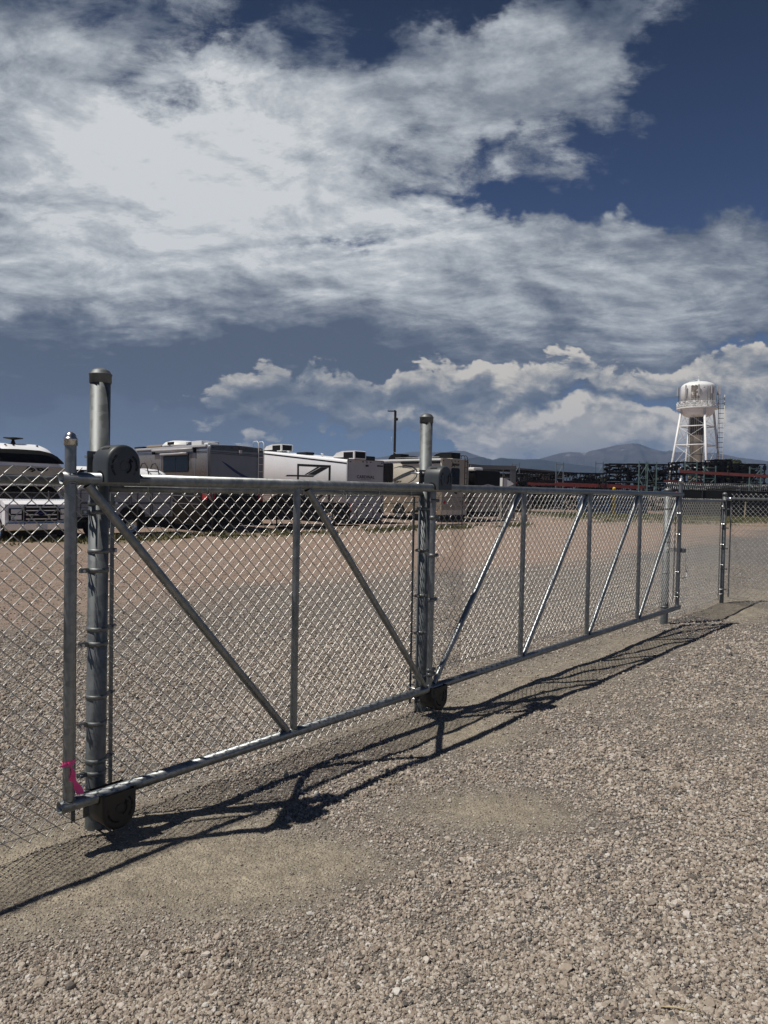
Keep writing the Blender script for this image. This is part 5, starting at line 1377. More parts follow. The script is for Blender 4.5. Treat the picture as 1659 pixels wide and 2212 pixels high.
# ---- white class C (cab-over) seen from the front at far left
def class_c():
    Z = -0.25
    t = thing('motorhome', "white cab-over motorhome facing us at far left, black wrap window over a truck cab", 'motorhome', (-12.255, 22.363, 0), RVZ, "recreational vehicles parked in the lot")
    W = 2.4
    # overhead cap: loft of front outlines, nose leaning back
    def capring(y, k, zb, zt):
        pts = []
        for i in range(25):
            f = i / 24
            if f < 0.5: x = -k + (W / 2 + k) * (f * 2)
            else: x = W / 2 + (W / 2 + k) * ((f - .5) * 2)
            u = abs(x - W / 2) / (W / 2 + k)
            z = zt - (zt - zb) * 0.62 * max(0, u - 0.35) ** 2.3 * 2.6
            pts.append(Vector((x, y, z)))
        pts.append(Vector((W + k, y, zb + .05))); pts.append(Vector((W, y, zb)))
        pts.append(Vector((0, y, zb))); pts.append(Vector((-k, y, zb + .05)))
        return pts
    rings = [capring(0.30, -0.16, 1.95, 2.25), capring(0.12, -0.06, 1.75, 2.50), capring(0.05, -0.02, 1.62, 2.66), capring(0.10, 0.0, 1.56, 2.72), capring(0.28, 0.0, 1.52, 2.80), capring(0.7, 0, 1.50, 2.87), capring(1.4, 0, 1.5, 2.90), capring(6.8, 0, 1.5, 2.92)]
    rings = [capring(-0.02, -0.10, 1.62, 2.12)] + [capring(0.02, -0.04, 1.55, 2.30), capring(0.10, -0.02, 1.50, 2.48), capring(0.28, 0.0, 1.48, 2.66), capring(0.55, 0, 1.46, 2.78), capring(1.0, 0, 1.46, 2.86), capring(1.8, 0, 1.46, 2.90), capring(6.8, 0, 1.46, 2.92)]
    m = MB(); k = len(rings[0]); fs = []
    for i in range(len(rings) - 1):
        for j in range(k): fs.append((i * k + j, i * k + (j + 1) % k, (i + 1) * k + (j + 1) % k, (i + 1) * k + j))
    m.add([v for r in rings for v in r], fs, True); m.add(rings[0], [tuple(range(k))]); m.add(rings[-1], [tuple(range(k))[::-1]])
    m.build('overhead_cap', M_WHITE, t)
    # wrap window laid on the leaning nose
    def on_nose(x, z):
        y = 0.02 + 0.50 * max(0, (z - 2.30)) ** 1.0 * 0.75 if z > 2.30 else 0.0 - 0.0
        y = np.interp(z, [1.6, 2.12, 2.30, 2.48, 2.66, 2.78], [-0.02, -0.02, 0.02, 0.10, 0.28, 0.55]); return Vector((x, float(y) - 0.022, z))
    m = MB(); out = [(0.10, 2.24), (0.0, 2.40), (0.0, 2.64), (0.9, 2.66), (1.6, 2.645), (1.92, 2.56), (2.12, 2.40), (2.26, 2.22), (1.2, 2.235)]
    n = 14; vs = []; fs = []
    for i in range(n):
        f = i / (n - 1); x = 0.02 + 2.22 * f
        zt = float(np.interp(x, [0, .9, 1.6, 1.92, 2.12, 2.26], [2.63, 2.655, 2.64, 2.56, 2.42, 2.24])); zb = float(np.interp(x, [0, 0.12, .4, 2.26], [2.40, 2.25, 2.225, 2.215]))
        for j in range(5): vs.append(on_nose(x, zb + (zt - zb) * j / 4))
    for i in range(n - 1):
        for j in range(4): fs.append((i * 5 + j, i * 5 + j + 1, (i + 1) * 5 + j + 1, (i + 1) * 5 + j))
    m.add(vs, fs, True); m.build('front_window_surround', M_BLKPL, t)
    m = MB(); vs = []; fs = []
    for i in range(n):
        f = i / (n - 1); x = 0.28 + 1.78 * f
        zt = float(np.interp(x, [0, 1.6, 1.9, 2.1], [2.51, 2.50, 2.44, 2.28])); zb = float(np.interp(x, [0.28, 0.45, 2.26], [2.42, 2.27, 2.255]))
        for j in range(4): vs.append(on_nose(x, zb + (zt - zb) * j / 3) + Vector((0, -0.01, 0)))
    for i in range(n - 1):
        for j in range(3): fs.append((i * 4 + j, i * 4 + j + 1, (i + 1) * 4 + j + 1, (i + 1) * 4 + j))
    m.add(vs, fs, True); m.build('front_window', M_GLASSD, t)
    m = MB(); m.prism([(0.0, 1.66), (2.3, 1.64), (2.32, 2.10), (0.0, 2.12)], (0, -0.026, 0), (1, 0, 0), (0, 0, 1), (0, -1, 0), 0.01); m.build('shade_band', M_TANRV, t)  # shaded lower part of the white cap, painted in as tan
    m = MB(); put_text(m, "Jayco", 0.3, (0.98, -0.040, 1.93), (1, 0, 0), (0, 0, 1), width=0.76, height=0.17, extrude=0.004, shear=0.35, bold=0.016); m.build('lettering', M_BLKPL, t)
    m = MB(); m.prism(ribbon_poly([(0.0, 1.72), (0.5, 1.80), (0.95, 1.80), (1.3, 1.74)], [.05, .035, .02, .004]), (0, -0.04, 0), (1, 0, 0), (0, 0, 1), (0, -1, 0), 0.006); m.build('swoosh', M_DGREYRV, t)
    m = MB(); m.prism(ribbon_poly([(1.5, 1.72), (1.9, 1.80), (2.3, 1.86)], [.004, .02, .05]), (0, -0.04, 0), (1, 0, 0), (0, 0, 1), (0, -1, 0), 0.006); m.build('swoosh', M_DGREYRV, t)
    for x in (0.38, 0.62, 0.86, 1.58):
        m = MB(); m.box((x, 0.55, 2.80), (0.05, 0.09, 0.04), bev=0.01); m.build('clearance_light', M_BLKPL, t)
    m = MB(); m.lathe([(0.09, 2.8), (0.05, 2.95), (0.04, 2.98), (0.30, 3.02), (0.30, 3.05), (0, 3.07)], (0.98, 1.0, 0), 14); m.build('antenna', M_BLKPL, t)
    # coach body behind the cab
    m = MB(); m.box((W / 2, 4.6, 1.1), (W, 5.0, 2.2), bev=0.05); m.build('coach_body', M_WHITE, t)
    # truck cab
    m = MB(); m.prism([(-1.05, 0.30), (-1.05, 0.92), (-0.75, 1.02), (0.0, 1.08), (0.55, 1.50), (2.0, 1.50), (2.0, 0.15), (-0.2, 0.15), (-0.2, 0.30)], (0.18, 0, 0), (0, 1, 0), (0, 0, 1), (1, 0, 0), 2.04); m.build('cab', M_WHITE, t)
    m = MB(); m.prism([(-0.02, 1.09), (0.50, 1.46), (0.50, 1.478), (-0.04, 1.11)], (0.28, -0.01, 0), (0, 1, 0), (0, 0, 1), (1, 0, 0), 1.84); m.build('windscreen', M_GLASSD, t)
    F = -1.06
    def fbox(nm, mt, x0, x1, z0, z1, d=0.05, b=0.01, y=None):
        q = MB(); q.box(((x0 + x1) / 2, (F if y is None else y) - d / 2, (z0 + z1) / 2), (x1 - x0, d, z1 - z0), bev=b); return q.build(nm, mt, t)
    g = fbox('grille', M_BLKPL, 0.72, 1.68, 0.40, 0.90, 0.06)
    for z in (0.47, 0.60, 0.73, 0.84):
        q = MB(); q.box((1.20, F - 0.066, z), (0.90, 0.02, 0.03)); q.build('grille_bar', M_CHROME, g)
    q = MB(); q.lathe([(0.13, 0), (0.13, 0.02), (0, 0.03)], (0, 0, 0), 20); e = q.build('oval_badge', M_BLUE, g); e.rotation_euler = (pi / 2, 0, 0); e.location = (1.20, F - 0.065, 0.66); e.scale = (1.25, 0.6, 1)
    for x0 in (0.28, 1.72):
        h = fbox('headlight', M_BLKPL, x0, x0 + 0.40, 0.42, 0.80, 0.05)
        for z0 in (0.45, 0.63):
            q = MB(); q.box((x0 + 0.2, F - 0.056, z0 + 0.075), (0.30, 0.012, 0.14), bev=0.005); q.build('lens', M_ALU, h)
    fbox('bumper', M_CHROME, 0.16, 2.24, 0.12, 0.36, 0.14, 0.03)
    fbox('air_dam', M_BLKPL, 0.3, 2.1, -0.02, 0.12, 0.08, 0.01)
    fbox('licence_plate', M_WHT, 1.05, 1.35, 0.16, 0.30, 0.02, 0.003, F - 0.14)
    for (x, y) in ((0.30, -0.45), (2.10, -0.45), (0.30, 4.6), (2.10, 4.6)): wheel(t, (x, y, Z + 0.39), 0.39, 0.25)
    for s_, x in ((-1, 0.05), (1, 2.35)):
        q = MB(); q.tube([(x - s_ * 0.05, 0.1, 1.05), (x + s_ * 0.12, -0.02, 1.1)], 0.02, 6); q.box((x + s_ * 0.18, -0.03, 1.12), (0.16, 0.08, 0.34), bev=0.03); q.build('mirror', M_BLKPL, t)
class_c()

# ---- little white camper with a round roof, between the left post and the grey motorhome
def round_camper():
    t = thing('camper_trailer', "small white camper with rounded roof and black rear ladder, in front of the grey motorhome", 'camper trailer', (-10.4, 24.25, 0), RVZ, "recreational vehicles parked in the lot")
    Lw = 3.55
    # body seen along its long side: x along, y depth, round barrel roof
    m = MB(); rings = []
    for x, k in ((0.0, 0.75), (0.06, 0.9), (0.2, 0.98), (0.5, 1.0), (3.0, 1.0), (3.3, 0.97), (3.48, 0.88), (Lw, 0.70)):
        pts = [(0.0, 1.42), ]
        pts = []
        for i in range(17):
            a = pi * i / 16; pts.append(Vector((x, 0.95 - 0.97 * cos(a) * k, 1.42 + 0.78 * sin(a) ** 0.8 * k)))
        rings.append(pts)
    kk = len(rings[0]); fs = []
    for i in range(len(rings) - 1):
        for j in range(kk): fs.append((i * kk + j, i * kk + (j + 1) % kk, (i + 1) * kk + (j + 1) % kk, (i + 1) * kk + j))
    m.add([v for r in rings for v in r], fs, True); m.add(rings[0], [tuple(range(kk))]); m.add(rings[-1], [tuple(range(kk))[::-1]])
    m.build('barrel_roof', M_WHITE, t)
    m = MB(); m.box((Lw / 2, 0.95, 0.93), (Lw, 1.88, 0.96), bev=0.03); m.build('body', M_PLGREY, t)  # white body coloured grey, shade of this side painted in
    for x0, x1 in ((0.2, 1.0), (1.1, 1.9), (1.95, 2.7), (2.75, 3.45)):
        outline(t, x0, 0.95, x1, 1.38, M_BLKPL, 0.018, 'panel_seam', r=0.02); outline(t, x0, 0.50, x1, 0.93, M_BLKPL, 0.018, 'panel_seam', r=0.02)
    m = MB()
    for k in range(9): m.box((1.2 + k * 0.2, -0.012, 1.40), (0.06, 0.02, 0.025))
    m.build('rivet_row', M_BLKPL, t)
    m = MB(); m.box((Lw / 2, 1.0, 0.25), (Lw - .2, 1.7, 0.4)); m.build('chassis', M_BLKPL, t)
    pts = [(2.0 + 0.48 * cos(radians(a)), 0.45 + 0.42 * sin(radians(a))) for a in range(0, 181, 12)]
    rdecal(t, [pts], M_BLKPL, 'wheel_arch', 0.01)
    # stripes on the left half
    for z, h, mt in ((2.02, 0.09, M_BLKPL), (1.86, 0.05, M_DGREYRV)):
        m = MB(); m.box((0.55, 0.24, z), (0.9, 0.1, h), bev=0.02); m.build('stripe', mt, t)
    # ladder hooked over the roof at the right end
    for x in (2.62, 3.02):
        m = MB(); m.tube([(x, 0.75, 2.2), (x, 0.6, 2.36), (x, 0.35, 2.38), (x, 0.18, 2.24), (x, -0.02, 1.85), (x, -0.06, 1.4)], 0.022, 7); m.build('ladder_rail', M_BLKPL, t)
    for z, y in ((1.5, -0.06), (1.8, -0.02), (2.08, 0.10)):
        m = MB(); m.tube([(2.62, y, z), (3.02, y, z)], 0.018, 6); m.build('rung', M_BLKPL, t)
    m = MB(); m.box((1.75, 0.9, 2.40), (0.45, 0.5, 0.36), bev=0.04); m.build('roof_vent', M_PLGREY, t)
    m = MB(); m.prism([(1.6, 0), (2.2, 0), (2.1, -.12), (1.7, -.12)], (0, 0.33, 2.17), (1, 0, 0), (0, -.5, 1), (0, -1, 0), 0.02); m.build('skylight', M_PLAST, t)
    for x in (2.0, 0.7):
        w = MB(); o = wheel(t, (x, 0.12, 0.12), 0.36, 0.22); o.rotation_euler = (0, 0, pi / 2)
round_camper()

# ---- black pickup truck parked beside the white trailer
def pickup():
    Z = -0.22
    t = thing('pickup_truck', "black pickup truck with bright alloy wheels, in shade beside the white trailer", 'pickup truck', (-4.55, 35.6, 0), radians(8))
    W = 1.95
    prof = [(-2.8, 0.35), (-2.85, 0.9), (-2.75, 1.05), (-1.3, 1.12), (-0.55, 1.62), (0.9, 1.66), (1.15, 1.15), (2.75, 1.12), (2.8, 0.4), (2.3, 0.28), (-2.3, 0.28)]
    m = MB(); m.prism(prof, (0, -W / 2, Z), (1, 0, 0), (0, 0, 1), (0, 1, 0), W); m.build('body', M_BLKBODY, t)
    for poly in ([(-1.1, 1.16), (-0.5, 1.55), (0.05, 1.57), (0.05, 1.16)], [(0.12, 1.16), (0.12, 1.57), (0.82, 1.58), (1.0, 1.16)]):
        m = MB(); m.prism(poly, (0, -W / 2 - 0.004, Z), (1, 0, 0), (0, 0, 1), (0, -1, 0), 0.01); m.build('side_window', M_GLASSD, t)
    for x in (-1.85, 1.8):
        pts = [(x + 0.52 * cos(radians(a)), 0.38 + 0.50 * sin(radians(a))) for a in range(0, 181, 15)]
        m = MB(); m.prism(pts, (0, -W / 2 - 0.006, Z), (1, 0, 0), (0, 0, 1), (0, -1, 0), 0.01); m.build('wheel_arch', M_BLKPL, t)
        for s_ in (-1, 1):
            o = wheel(t, (x, s_ * (W / 2 - 0.04), Z + 0.42), 0.42, 0.28, spokes=6); o.rotation_euler = (0, 0, pi / 2)
    m = MB(); m.box((2.83, 0, Z + 0.9), (0.04, 1.6, 0.3)); m.build('tailgate', M_BLKPL, t)
    for s_ in (-1, 1):
        m = MB(); m.box((2.82, s_ * 0.88, Z + 0.92), (0.05, 0.12, 0.32), bev=0.01); m.build('tail_light', M_REDL, t)
pickup()

# ---- black fifth wheel with bronze swooshes behind the cream motorhome
def black_trailer():
    Z = -0.2
    t = thing('fifth_wheel_trailer', "black and grey camper trailer with pale curved stripes, right of the cream motorhome", 'camper trailer', (5.55, 44.2, 0), RVZ, "recreational vehicles parked in the lot")
    W, L = 2.5, 9.5
    rv_body(t, W, L, 1.55, lambda y: 2.95, M_BLKBODY, 'upper_body', rr=0.15)
    m = MB(); m.box((W / 2, L / 2, 0.95), (W, L, 1.2), bev=0.04); m.build('lower_body', M_TANRV, t)
    for pts, w, mt in (([(0.1, 1.72), (0.6, 1.95), (1.2, 2.05), (1.8, 1.98), (2.4, 1.78)], [.01, .03, .035, .03, .01], M_PLGREY),
                       ([(0.3, 1.66), (0.8, 1.85), (1.3, 1.92), (1.8, 1.84), (2.3, 1.68)], [.01, .05, .06, .04, .01], M_TANRV),
                       ([(1.0, 1.60), (1.4, 1.76), (1.9, 1.70), (2.3, 1.60)], [.01, .03, .03, .01], M_REDL)):
        rdecal(t, [ribbon_poly(pts, w)], mt, 'stripe', 0.01)
    m = MB(); m.box((0.35, 0.3, 2.98), (0.9, 0.5, 0.22), bev=0.08); m.build('roof_vent', M_WHT, t)
    for x in (0.5, 2.0):
        m = MB(); m.tube([(x, -0.02, 1.0), (x, -0.06, 1.0)], 0.09, 12); m.build('tail_light', M_REDL, t)
    for y in (3.2, 4.1):
        for x in (0.1, W - .1): wheel(t, (x, y, Z + 0.38), 0.38, 0.24)
    m = MB(); m.box((W / 2, L / 2, 0.2), (W - 0.2, L, 0.3)); m.build('chassis', M_BLKPL, t)
black_trailer()

def steel_portal():
    t = thing('portal_gantry', "dark grey open steel portal frame standing behind the black camper trailer", 'steel frame', (5.8, 49.0, 0), radians(4))
    m = MB(); m.box((1.55, 0, 3.28), (3.1, 0.35, 0.26)); m.build('beam', M_GREYS, t)
    for x in (0.13, 2.93):
        m = MB(); m.box((x, 0, 1.5), (0.32, 0.32, 3.3)); m.build('post', M_GREYS, t)
    m = MB(); m.box((2.3, 0.05, 2.3), (0.9, 0.06, 0.06)); m.box((2.3, 0.05, 2.55), (0.9, 0.06, 0.05)); m.build('crossbar', M_PLGREY, t)
steel_portal()

def white_box():
    t = thing('utility_cabinet', "small white sloped-top cabinet on a pale block, right of the black camper trailer", 'cabinet', (7.75, 47.5, 0), radians(10))
    m = MB(); m.prism([(0, 1.95), (0, 2.55), (0.25, 2.5), (0.75, 2.2), (0.75, 2.12), (0.3, 1.95)], (0, 0, 0), (1, 0, 0), (0, 0, 1), (0, 1, 0), 0.5); m.build('hood', M_WHT, t)
    m = MB(); m.box((0.2, 0.25, 0.9), (0.42, 0.42, 2.1)); m.build('pedestal', M_CONC, t)
    m = MB(); m.tube([(0.02, -0.02, 0), (0.02, -0.02, 3.1)], 0.03, 8); m.build('pole', M_BLKPL, t)
white_box()

def timber(x, y, L_, a, label):
    t = MB(); t.box((0, 0, 0), (L_, 0.22, 0.18), bev=0.015)
    o = t.build('timber', M_TIE); o.location = (x, y, zg1(x, y) + 0.08); o.rotation_euler = (0, 0, a); o['label'] = label; o['category'] = 'timber'
timber(-3.6, 31.5, 2.6, radians(43), "dark creosoted timber lying by the far fence under the white trailer")
def kerb_slab(x, y, L_, a, label):
    t = MB(); t.box((0, 0, 0), (L_, 0.25, 0.10), bev=0.01)
    o = t.build('parking_kerb', M_CONC); o.location = (x, y, zg1(x, y) + 0.04); o.rotation_euler = (0, 0, a); o['label'] = label; o['category'] = 'kerb'
kerb_slab(-8.4, 26.4, 2.2, radians(45), "pale concrete parking kerb behind the far fence at the left")
kerb_slab(3.6, 38.6, 2.4, radians(45), "pale concrete parking kerb in front of the cream motorhome")

# ---- far chain link fence in front of the vehicles
def far_fence():
    x0, y0 = -17.5, 16.3; a = radians(45); L_ = 37.0; zt = 1.27
    t = thing('chain_link_fence', "older dark chain link fence running in front of the parked motorhomes", 'fence', (x0, y0, 0), a)
    zb = -0.18
    V, F = zigzag(L_, zb, zt, nsides=3, r=0.0022, W=0.072, detail=0, wob=0.0, seed=9)
    link('chain_link', np_mesh('chain_link', V, F, M_DKPOST), t, kind='stuff')
    for k in range(13):
        x = 0.6 + k * 3.0
        m = MB(); m.lathe([(0.028, zb - 0.3), (0.028, zt + 0.02), (0.03, zt + .04), (0.0, zt + .06)], (x, 0.04, 0), 10); m.build('line_post', M_DKPOST, t)
    for nm, z, r in (('top_wire', zt, 0.008), ('middle_wire', 0.80, 0.006), ('bottom_wire', 0.35, 0.005), ('bottom_wire', zb + 0.05, 0.005)):
        m = MB(); m.tube([(L_ * i / 24, 0.02, z + 0.01 * sin(i * 1.3)) for i in range(25)], r, 5); m.build(nm, M_DKPOST, t)
far_fence()

# ================================================================= yard at the right
def lamp_post():
    x, y = 0.78, 60.0; z = zg1(x, y)
    t = thing('light_pole', "tall dark square light pole with a flat lamp head, behind the cream motorhome", 'light pole', (x, y, z), 0)
    m = MB(); m.box((0, 0, 4.2), (0.20, 0.20, 8.4)); m.build('pole', M_BRONZE, t)
    m = MB(); m.box((-0.32, 0, 8.36), (0.62, 0.30, 0.07), bev=0.02); m.box((-0.05, 0, 8.40), (0.16, 0.1, 0.1)); m.build('lamp_head', M_BRONZE, t)
    m = MB(); m.box((0.16, 0, 7.7), (0.14, 0.14, 0.22), bev=0.02); m.build('camera', M_BRONZE, t)
    m = MB(); m.tube([(-0.14, 0, 5.7), (-0.28, 0, 5.9), (-0.30, 0, 6.2), (-0.22, 0, 6.25)], 0.018, 6); m.build('cable_loop', M_WHT, t)
    m = MB(); m.tube([(-0.12, 0, 5.0), (0.05, -0.12, 4.92), (0.2, -0.05, 4.82), (0.30, 0, 4.66)], 0.022, 6); m.build('cable_loop', M_WHT, t)
lamp_post()

def frame_bars(t, w, z0, z1, mt, n=3, name='upright', bw=0.09):
    for x in (0, w):
        m = MB(); m.box((x, 0, (z0 + z1) / 2), (bw, bw, z1 - z0)); m.build(name, mt, t)
    zz = z0 + 0.3; st = (z1 - z0 - 0.5) / n
    for k in range(n + 1):
        m = MB(); m.box((w / 2, 0, zz + st * k), (w - bw, 0.05, 0.06)); m.build('tie', mt, t)
    for k in range(n):
        a = (0 if k % 2 == 0 else w, zz + st * k); b = (w if k % 2 == 0 else 0, zz + st * (k + 1))
        m = MB(); m.tube([(a[0], 0.0, a[1]), (b[0], 0.0, b[1])], 0.03, 4); m.build('brace', mt, t)
UPG = "upright pallet rack frames standing in the yard"
def upframe(x, y, w, h, mt, label, n=3, rz=0.0):
    t = thing('steel_rack', label, 'rack frame', (x, y, 0), rz, UPG); frame_bars(t, w, 0, h, mt, n); return t
upframe(12.30, 70.0, 0.72, 4.50, M_RACKB, "blue-grey rack frame at the left end of the red beam")
upframe(17.05, 72.0, 0.72, 4.70, M_RACKB, "blue-grey rack frame standing in front of the right end of the tan building")
upframe(21.55, 74.0, 0.78, 4.95, M_RACKB, "blue-grey rack frame standing alone against the mountains")
upframe(25.30, 72.0, 0.85, 4.98, M_RACKG, "tall green rack frame, left one of the crossed pair below the tower's left")
upframe(27.12 - 1.05, 72.2, 1.05, 4.95, M_RACKG, "tall green rack frame with a big cross brace, right one of the pair", 2)

def beam(x0, y0, z0, x1, y1, z1, h, mt, label, splits):
    t = thing('rack_beam', label, 'steel beam', (x0, y0, z0), 0, "red rack beams in the yard")
    d = Vector((x1 - x0, y1 - y0, z1 - z0)); L_ = d.length; e = d.normalized(); sd = Vector((-e.y, e.x, 0)).normalized(); up = e.cross(sd) * -1
    for k in range(splits):
        m = MB(); c = e * (L_ * (k + 0.5) / splits)
        m.box(c, (L_ / splits - 0.04, 0.12, h), ax=(e, sd, up.normalized())); m.build('beam_length', mt, t)
    return t
beam(12.4, 69.5, 2.52, 17.4, 71.4, 2.50, 0.22, M_RACKR, "shorter bright red rack beam at left", 3)
beam(16.8, 71.2, 2.52, 27.0, 74.3, 2.42, 0.36, M_RACKR, "longer bright red rack beam stretching across three blue-grey frames", 5)
beam(28.5, 70.0, 3.98, 36.2, 66.0, 3.50, 0.28, M_RACKRD, "long dark red beam across the black stacks below the water tower", 4)
beam(27.4, 71.0, 3.05, 31.0, 70.5, 2.9, 0.22, M_RACKRD, "short dark red beam low on the black stacks", 2)

def supports(label, spots):
    t = thing('rack_support', label, 'rack support', (spots[0][0], spots[0][1], 0))
    for (x, y, h) in spots:
        m = MB(); m.box((x - spots[0][0], y - spots[0][1], h / 2), (0.14, 0.14, h)); m.build('leg', M_RACKK, t)
supports("black legs under the bright red rack beams", [(14, 70.3, 2.4), (16.3, 71.1, 2.4), (19.5, 72.1, 2.3), (23.0, 73.1, 2.3), (26.5, 74.1, 2.3)])
supports("black legs under the long dark red beam", [(29, 69.9, 3.8), (31.5, 68.6, 3.7), (34.0, 67.3, 3.5), (36, 66.2, 3.4)])

def truss_stack(x, y, w, z0, z1, layers, label, seed, depth=2.2, slats=False, pitch=0.42, ends=True):
    """a stack of dismantled frames lying on edge: chords with lattice between them, layer on layer"""
    g = random.Random(seed)
    t = thing('steel_stack', label, 'frame stack', (x, y, 0), 0, "stacks of dismantled black rack frames")
    h = (z1 - z0) / layers
    for k in range(layers):
        a, b = z0 + h * k, z0 + h * (k + 1)
        m = MB()
        for yy in (0.0, depth * .5, depth):
            m.box((w / 2, yy, b - 0.05), (w + g.uniform(-.1, .25), 0.09, 0.09)); m.box((w / 2, yy, a + 0.07), (w, 0.09, 0.08))
            n = max(2, int(w / pitch))
            for i in range(n + 1):
                xx = w * i / n
                if slats: m.box((xx, yy, (a + b) / 2), (0.30, 0.10, h * .55))
                else:
                    m.tube([(xx + g.uniform(-.08, .08), yy, a + 0.1), (min(w, xx + pitch * (0.8 if i % 2 else -0.5) + g.uniform(-.1, .1)) if 0 < i else xx, yy, b - 0.08)], g.uniform(.02, .045), 4)
        if ends:
            for xx in (0.0, w): m.box((xx, depth / 2, (a + b) / 2), (0.10, depth, 0.1)); 
            for xx in (0.0, w):
                for yy in (0, depth): m.box((xx, yy, (a + b) / 2), (0.11, 0.11, h * .98))
        # dense odds and ends inside
        for q in range(int(w * 9)):
            xx = g.uniform(0.1, w - .1); yy = g.uniform(0.2, depth); l = g.uniform(.3, .9)
            m.box((xx, yy, g.uniform(a + .1, b - .1)), (g.uniform(.1, l), g.uniform(.1, .9), g.uniform(.05, .26)))
        m.build('frame_layer', M_RACKK, t)
        # a few paler grey ends on the front
        m = MB()
        for q in range(int(w * 1.2)):
            m.box((g.uniform(0.1, w - .1), -0.03, g.uniform(a + .1, b - .1)), (g.uniform(.03, .06), .03, g.uniform(.12, .35)), ax=None)
        m.build('bare_end', M_GREYS, t)
truss_stack(13.2, 72.5, 9.0, 0, 3.75, 4, "long black frame stack beneath the tan building", 1)
truss_stack(6.9, 60.5, 5.0, 0, 3.2, 3, "black frame stack seen through the grey portal frame", 2, slats=False)
truss_stack(21.0, 76.5, 2.8, 0, 2.9, 3, "low black frame stack between the lone blue-grey frame and the right stacks", 3)
truss_stack(23.3, 75.0, 1.9, 3.0, 4.85, 2, "raised black frame stack with open square ends, left of the tall green frames", 4, pitch=.9)
truss_stack(23.4, 75.1, 6.6, 0, 2.95, 3, "wide black frame stack below the tall green frames", 5)
truss_stack(25.3, 75.4, 4.6, 3.0, 4.90, 2, "black frame stack on top, directly behind the tall green frames", 6, pitch=.55)
truss_stack(30.1, 74.6, 4.6, 0, 5.15, 4, "high black frame stack in front of the water tower's legs", 7)
truss_stack(33.05, 72.4, 1.55, 0, 5.35, 6, "narrow stack of black slatted pallets, tallest, in front of the tree", 8, slats=True, pitch=.6)
truss_stack(34.9, 72.0, 2.9, 0, 4.95, 6, "black slatted pallet stack at far right with gaps of light", 9, slats=True, pitch=.8)
truss_stack(29.8, 67.5, 8.0, 0, 2.9, 3, "long low black frame stack behind the razor wire", 10)
upframe(29.3, 70.6, 1.15, 5.0, M_RACKG, "green rack frame top showing left of the tower's foot", 4)
upframe(31.1, 70.4, 1.1, 4.6, M_RACKG, "green rack frame top showing under the tower's foot", 4)
upframe(33.9, 67.2, 1.05, 4.45, M_RACKG, "green rack frame with a cross, below the tree", 3)
upframe(37.2, 66.5, 1.3, 4.2, M_RACKG, "green rack frame at the far right edge", 3)

def building():
    t = thing('building', "long low tan building with a shallow dark roof behind the black frames", 'building', (10.5, 88.0, 0), radians(14))
    m = MB(); m.box((6.2, 4, 1.9), (12.4, 8, 4.0)); m.build('wall', M_BLDG, t)
    m = MB(); m.prism([(-0.6, 4.75), (13.6, 4.15), (13.6, 4.30), (-0.6, 4.98)], (0, -0.6, 0), (1, 0, 0), (0, 0, 1), (0, 1, 0), 9.2); m.build('roof', M_ROOF, t)
    m = MB(); m.tube([(13.2, -0.3, 4.15), (12.9, -0.2, 3.9), (12.45, 0, 3.75)], 0.07, 6); m.build('gutter_pipe', M_ROOF, t)
    for x in (1.5, 4.5, 7.5, 10.5):
        m = MB(); m.box((x, -0.02, 2.9), (0.9, 0.06, 0.6)); m.build('window', M_GLASSD, t)
building()

def container(x, y, w, h, d, mt, label, rz=0.0):
    t = thing('shipping_container', label, 'container', (x, y, 0), rz)
    m = MB(); n = int(w / 0.3)
    for k in range(n): m.box((w * (k + 0.25) / n, d / 2, h / 2), (w / n * 0.5, d, h - .1)); m.box((w * (k + 0.75) / n, d / 2, h / 2), (w / n * 0.5, d - .08, h - .1))
    m.build('corrugated_side', mt, t)
    m = MB()
    for z in (0.06, h - 0.06): m.box((w / 2, d / 2, z), (w + .04, d + .04, 0.12))
    m.build('rail', mt, t)
container(17.4, 63.0, 5.6, 1.5, 2.0, M_BLUEC, "dark blue low container seen through the gate mesh right of the yellow post")

# ---- screened fence with razor wire
def screen_fence():
    t = thing('screened_fence', "black screened fence topped with a coil of razor wire", 'fence', (22.6, 58.3, 0), 0)
    L_ = 24.0; e = Vector((1, -0.02, 0)).normalized()
    zt = 2.10
    for k in range(8):
        m = MB(); vs = []; fs = []; n = 7
        for i in range(n):
            x = L_ * (k + i / (n - 1)) / 8
            for z in (0.02, 0.7, 1.4, zt): vs.append((x, -0.02 * x + 0.04 * sin(x * 2.3 + z) * (1 if 0 < z < zt else 0.3), z)) 
        for i in range(n - 1):
            for j in range(3): fs.append((i * 4 + j, i * 4 + j + 1, (i + 1) * 4 + j + 1, (i + 1) * 4 + j))
        m.add(vs, fs, True); nb = len(m.v); m.add([(a, b + 0.02, c) for a, b, c in vs], fs, True); m.build('screen_panel', M_SCREEN, t)
    for k in range(9):
        x = L_ * k / 8; m = MB(); m.box((x, -0.02 * x - 0.06, 1.15), (0.07, 0.07, 2.5)); m.build('post', M_DKPOST, t)
    m = MB(); pts = []; turns = 150; R = 0.27
    for i in range(turns * 12 + 1):
        a = 2 * pi * i / 12; x = 0.1 + (L_ - .2) * i / (turns * 12)
        wob = 0.03 * sin(x * 1.7) + 0.02 * sin(x * 4.1)
        pts.append((x + 0.10 * cos(a) , -0.02 * x + R * cos(a), zt + 0.27 + wob + (R + 0.02 * sin(x * 3)) * sin(a)))
    m.tube(pts, 0.015, 3); m.build('razor_coil', M_ALU, t, kind='stuff')
    for z in (zt + 0.02, zt + 0.55):
        m = MB(); m.tube([(L_ * i / 30, -0.02 * L_ * i / 30, z + 0.03 * sin(i * 1.1)) for i in range(31)], 0.010, 4); m.build('carrier_wire', M_ALU, t)
screen_fence()

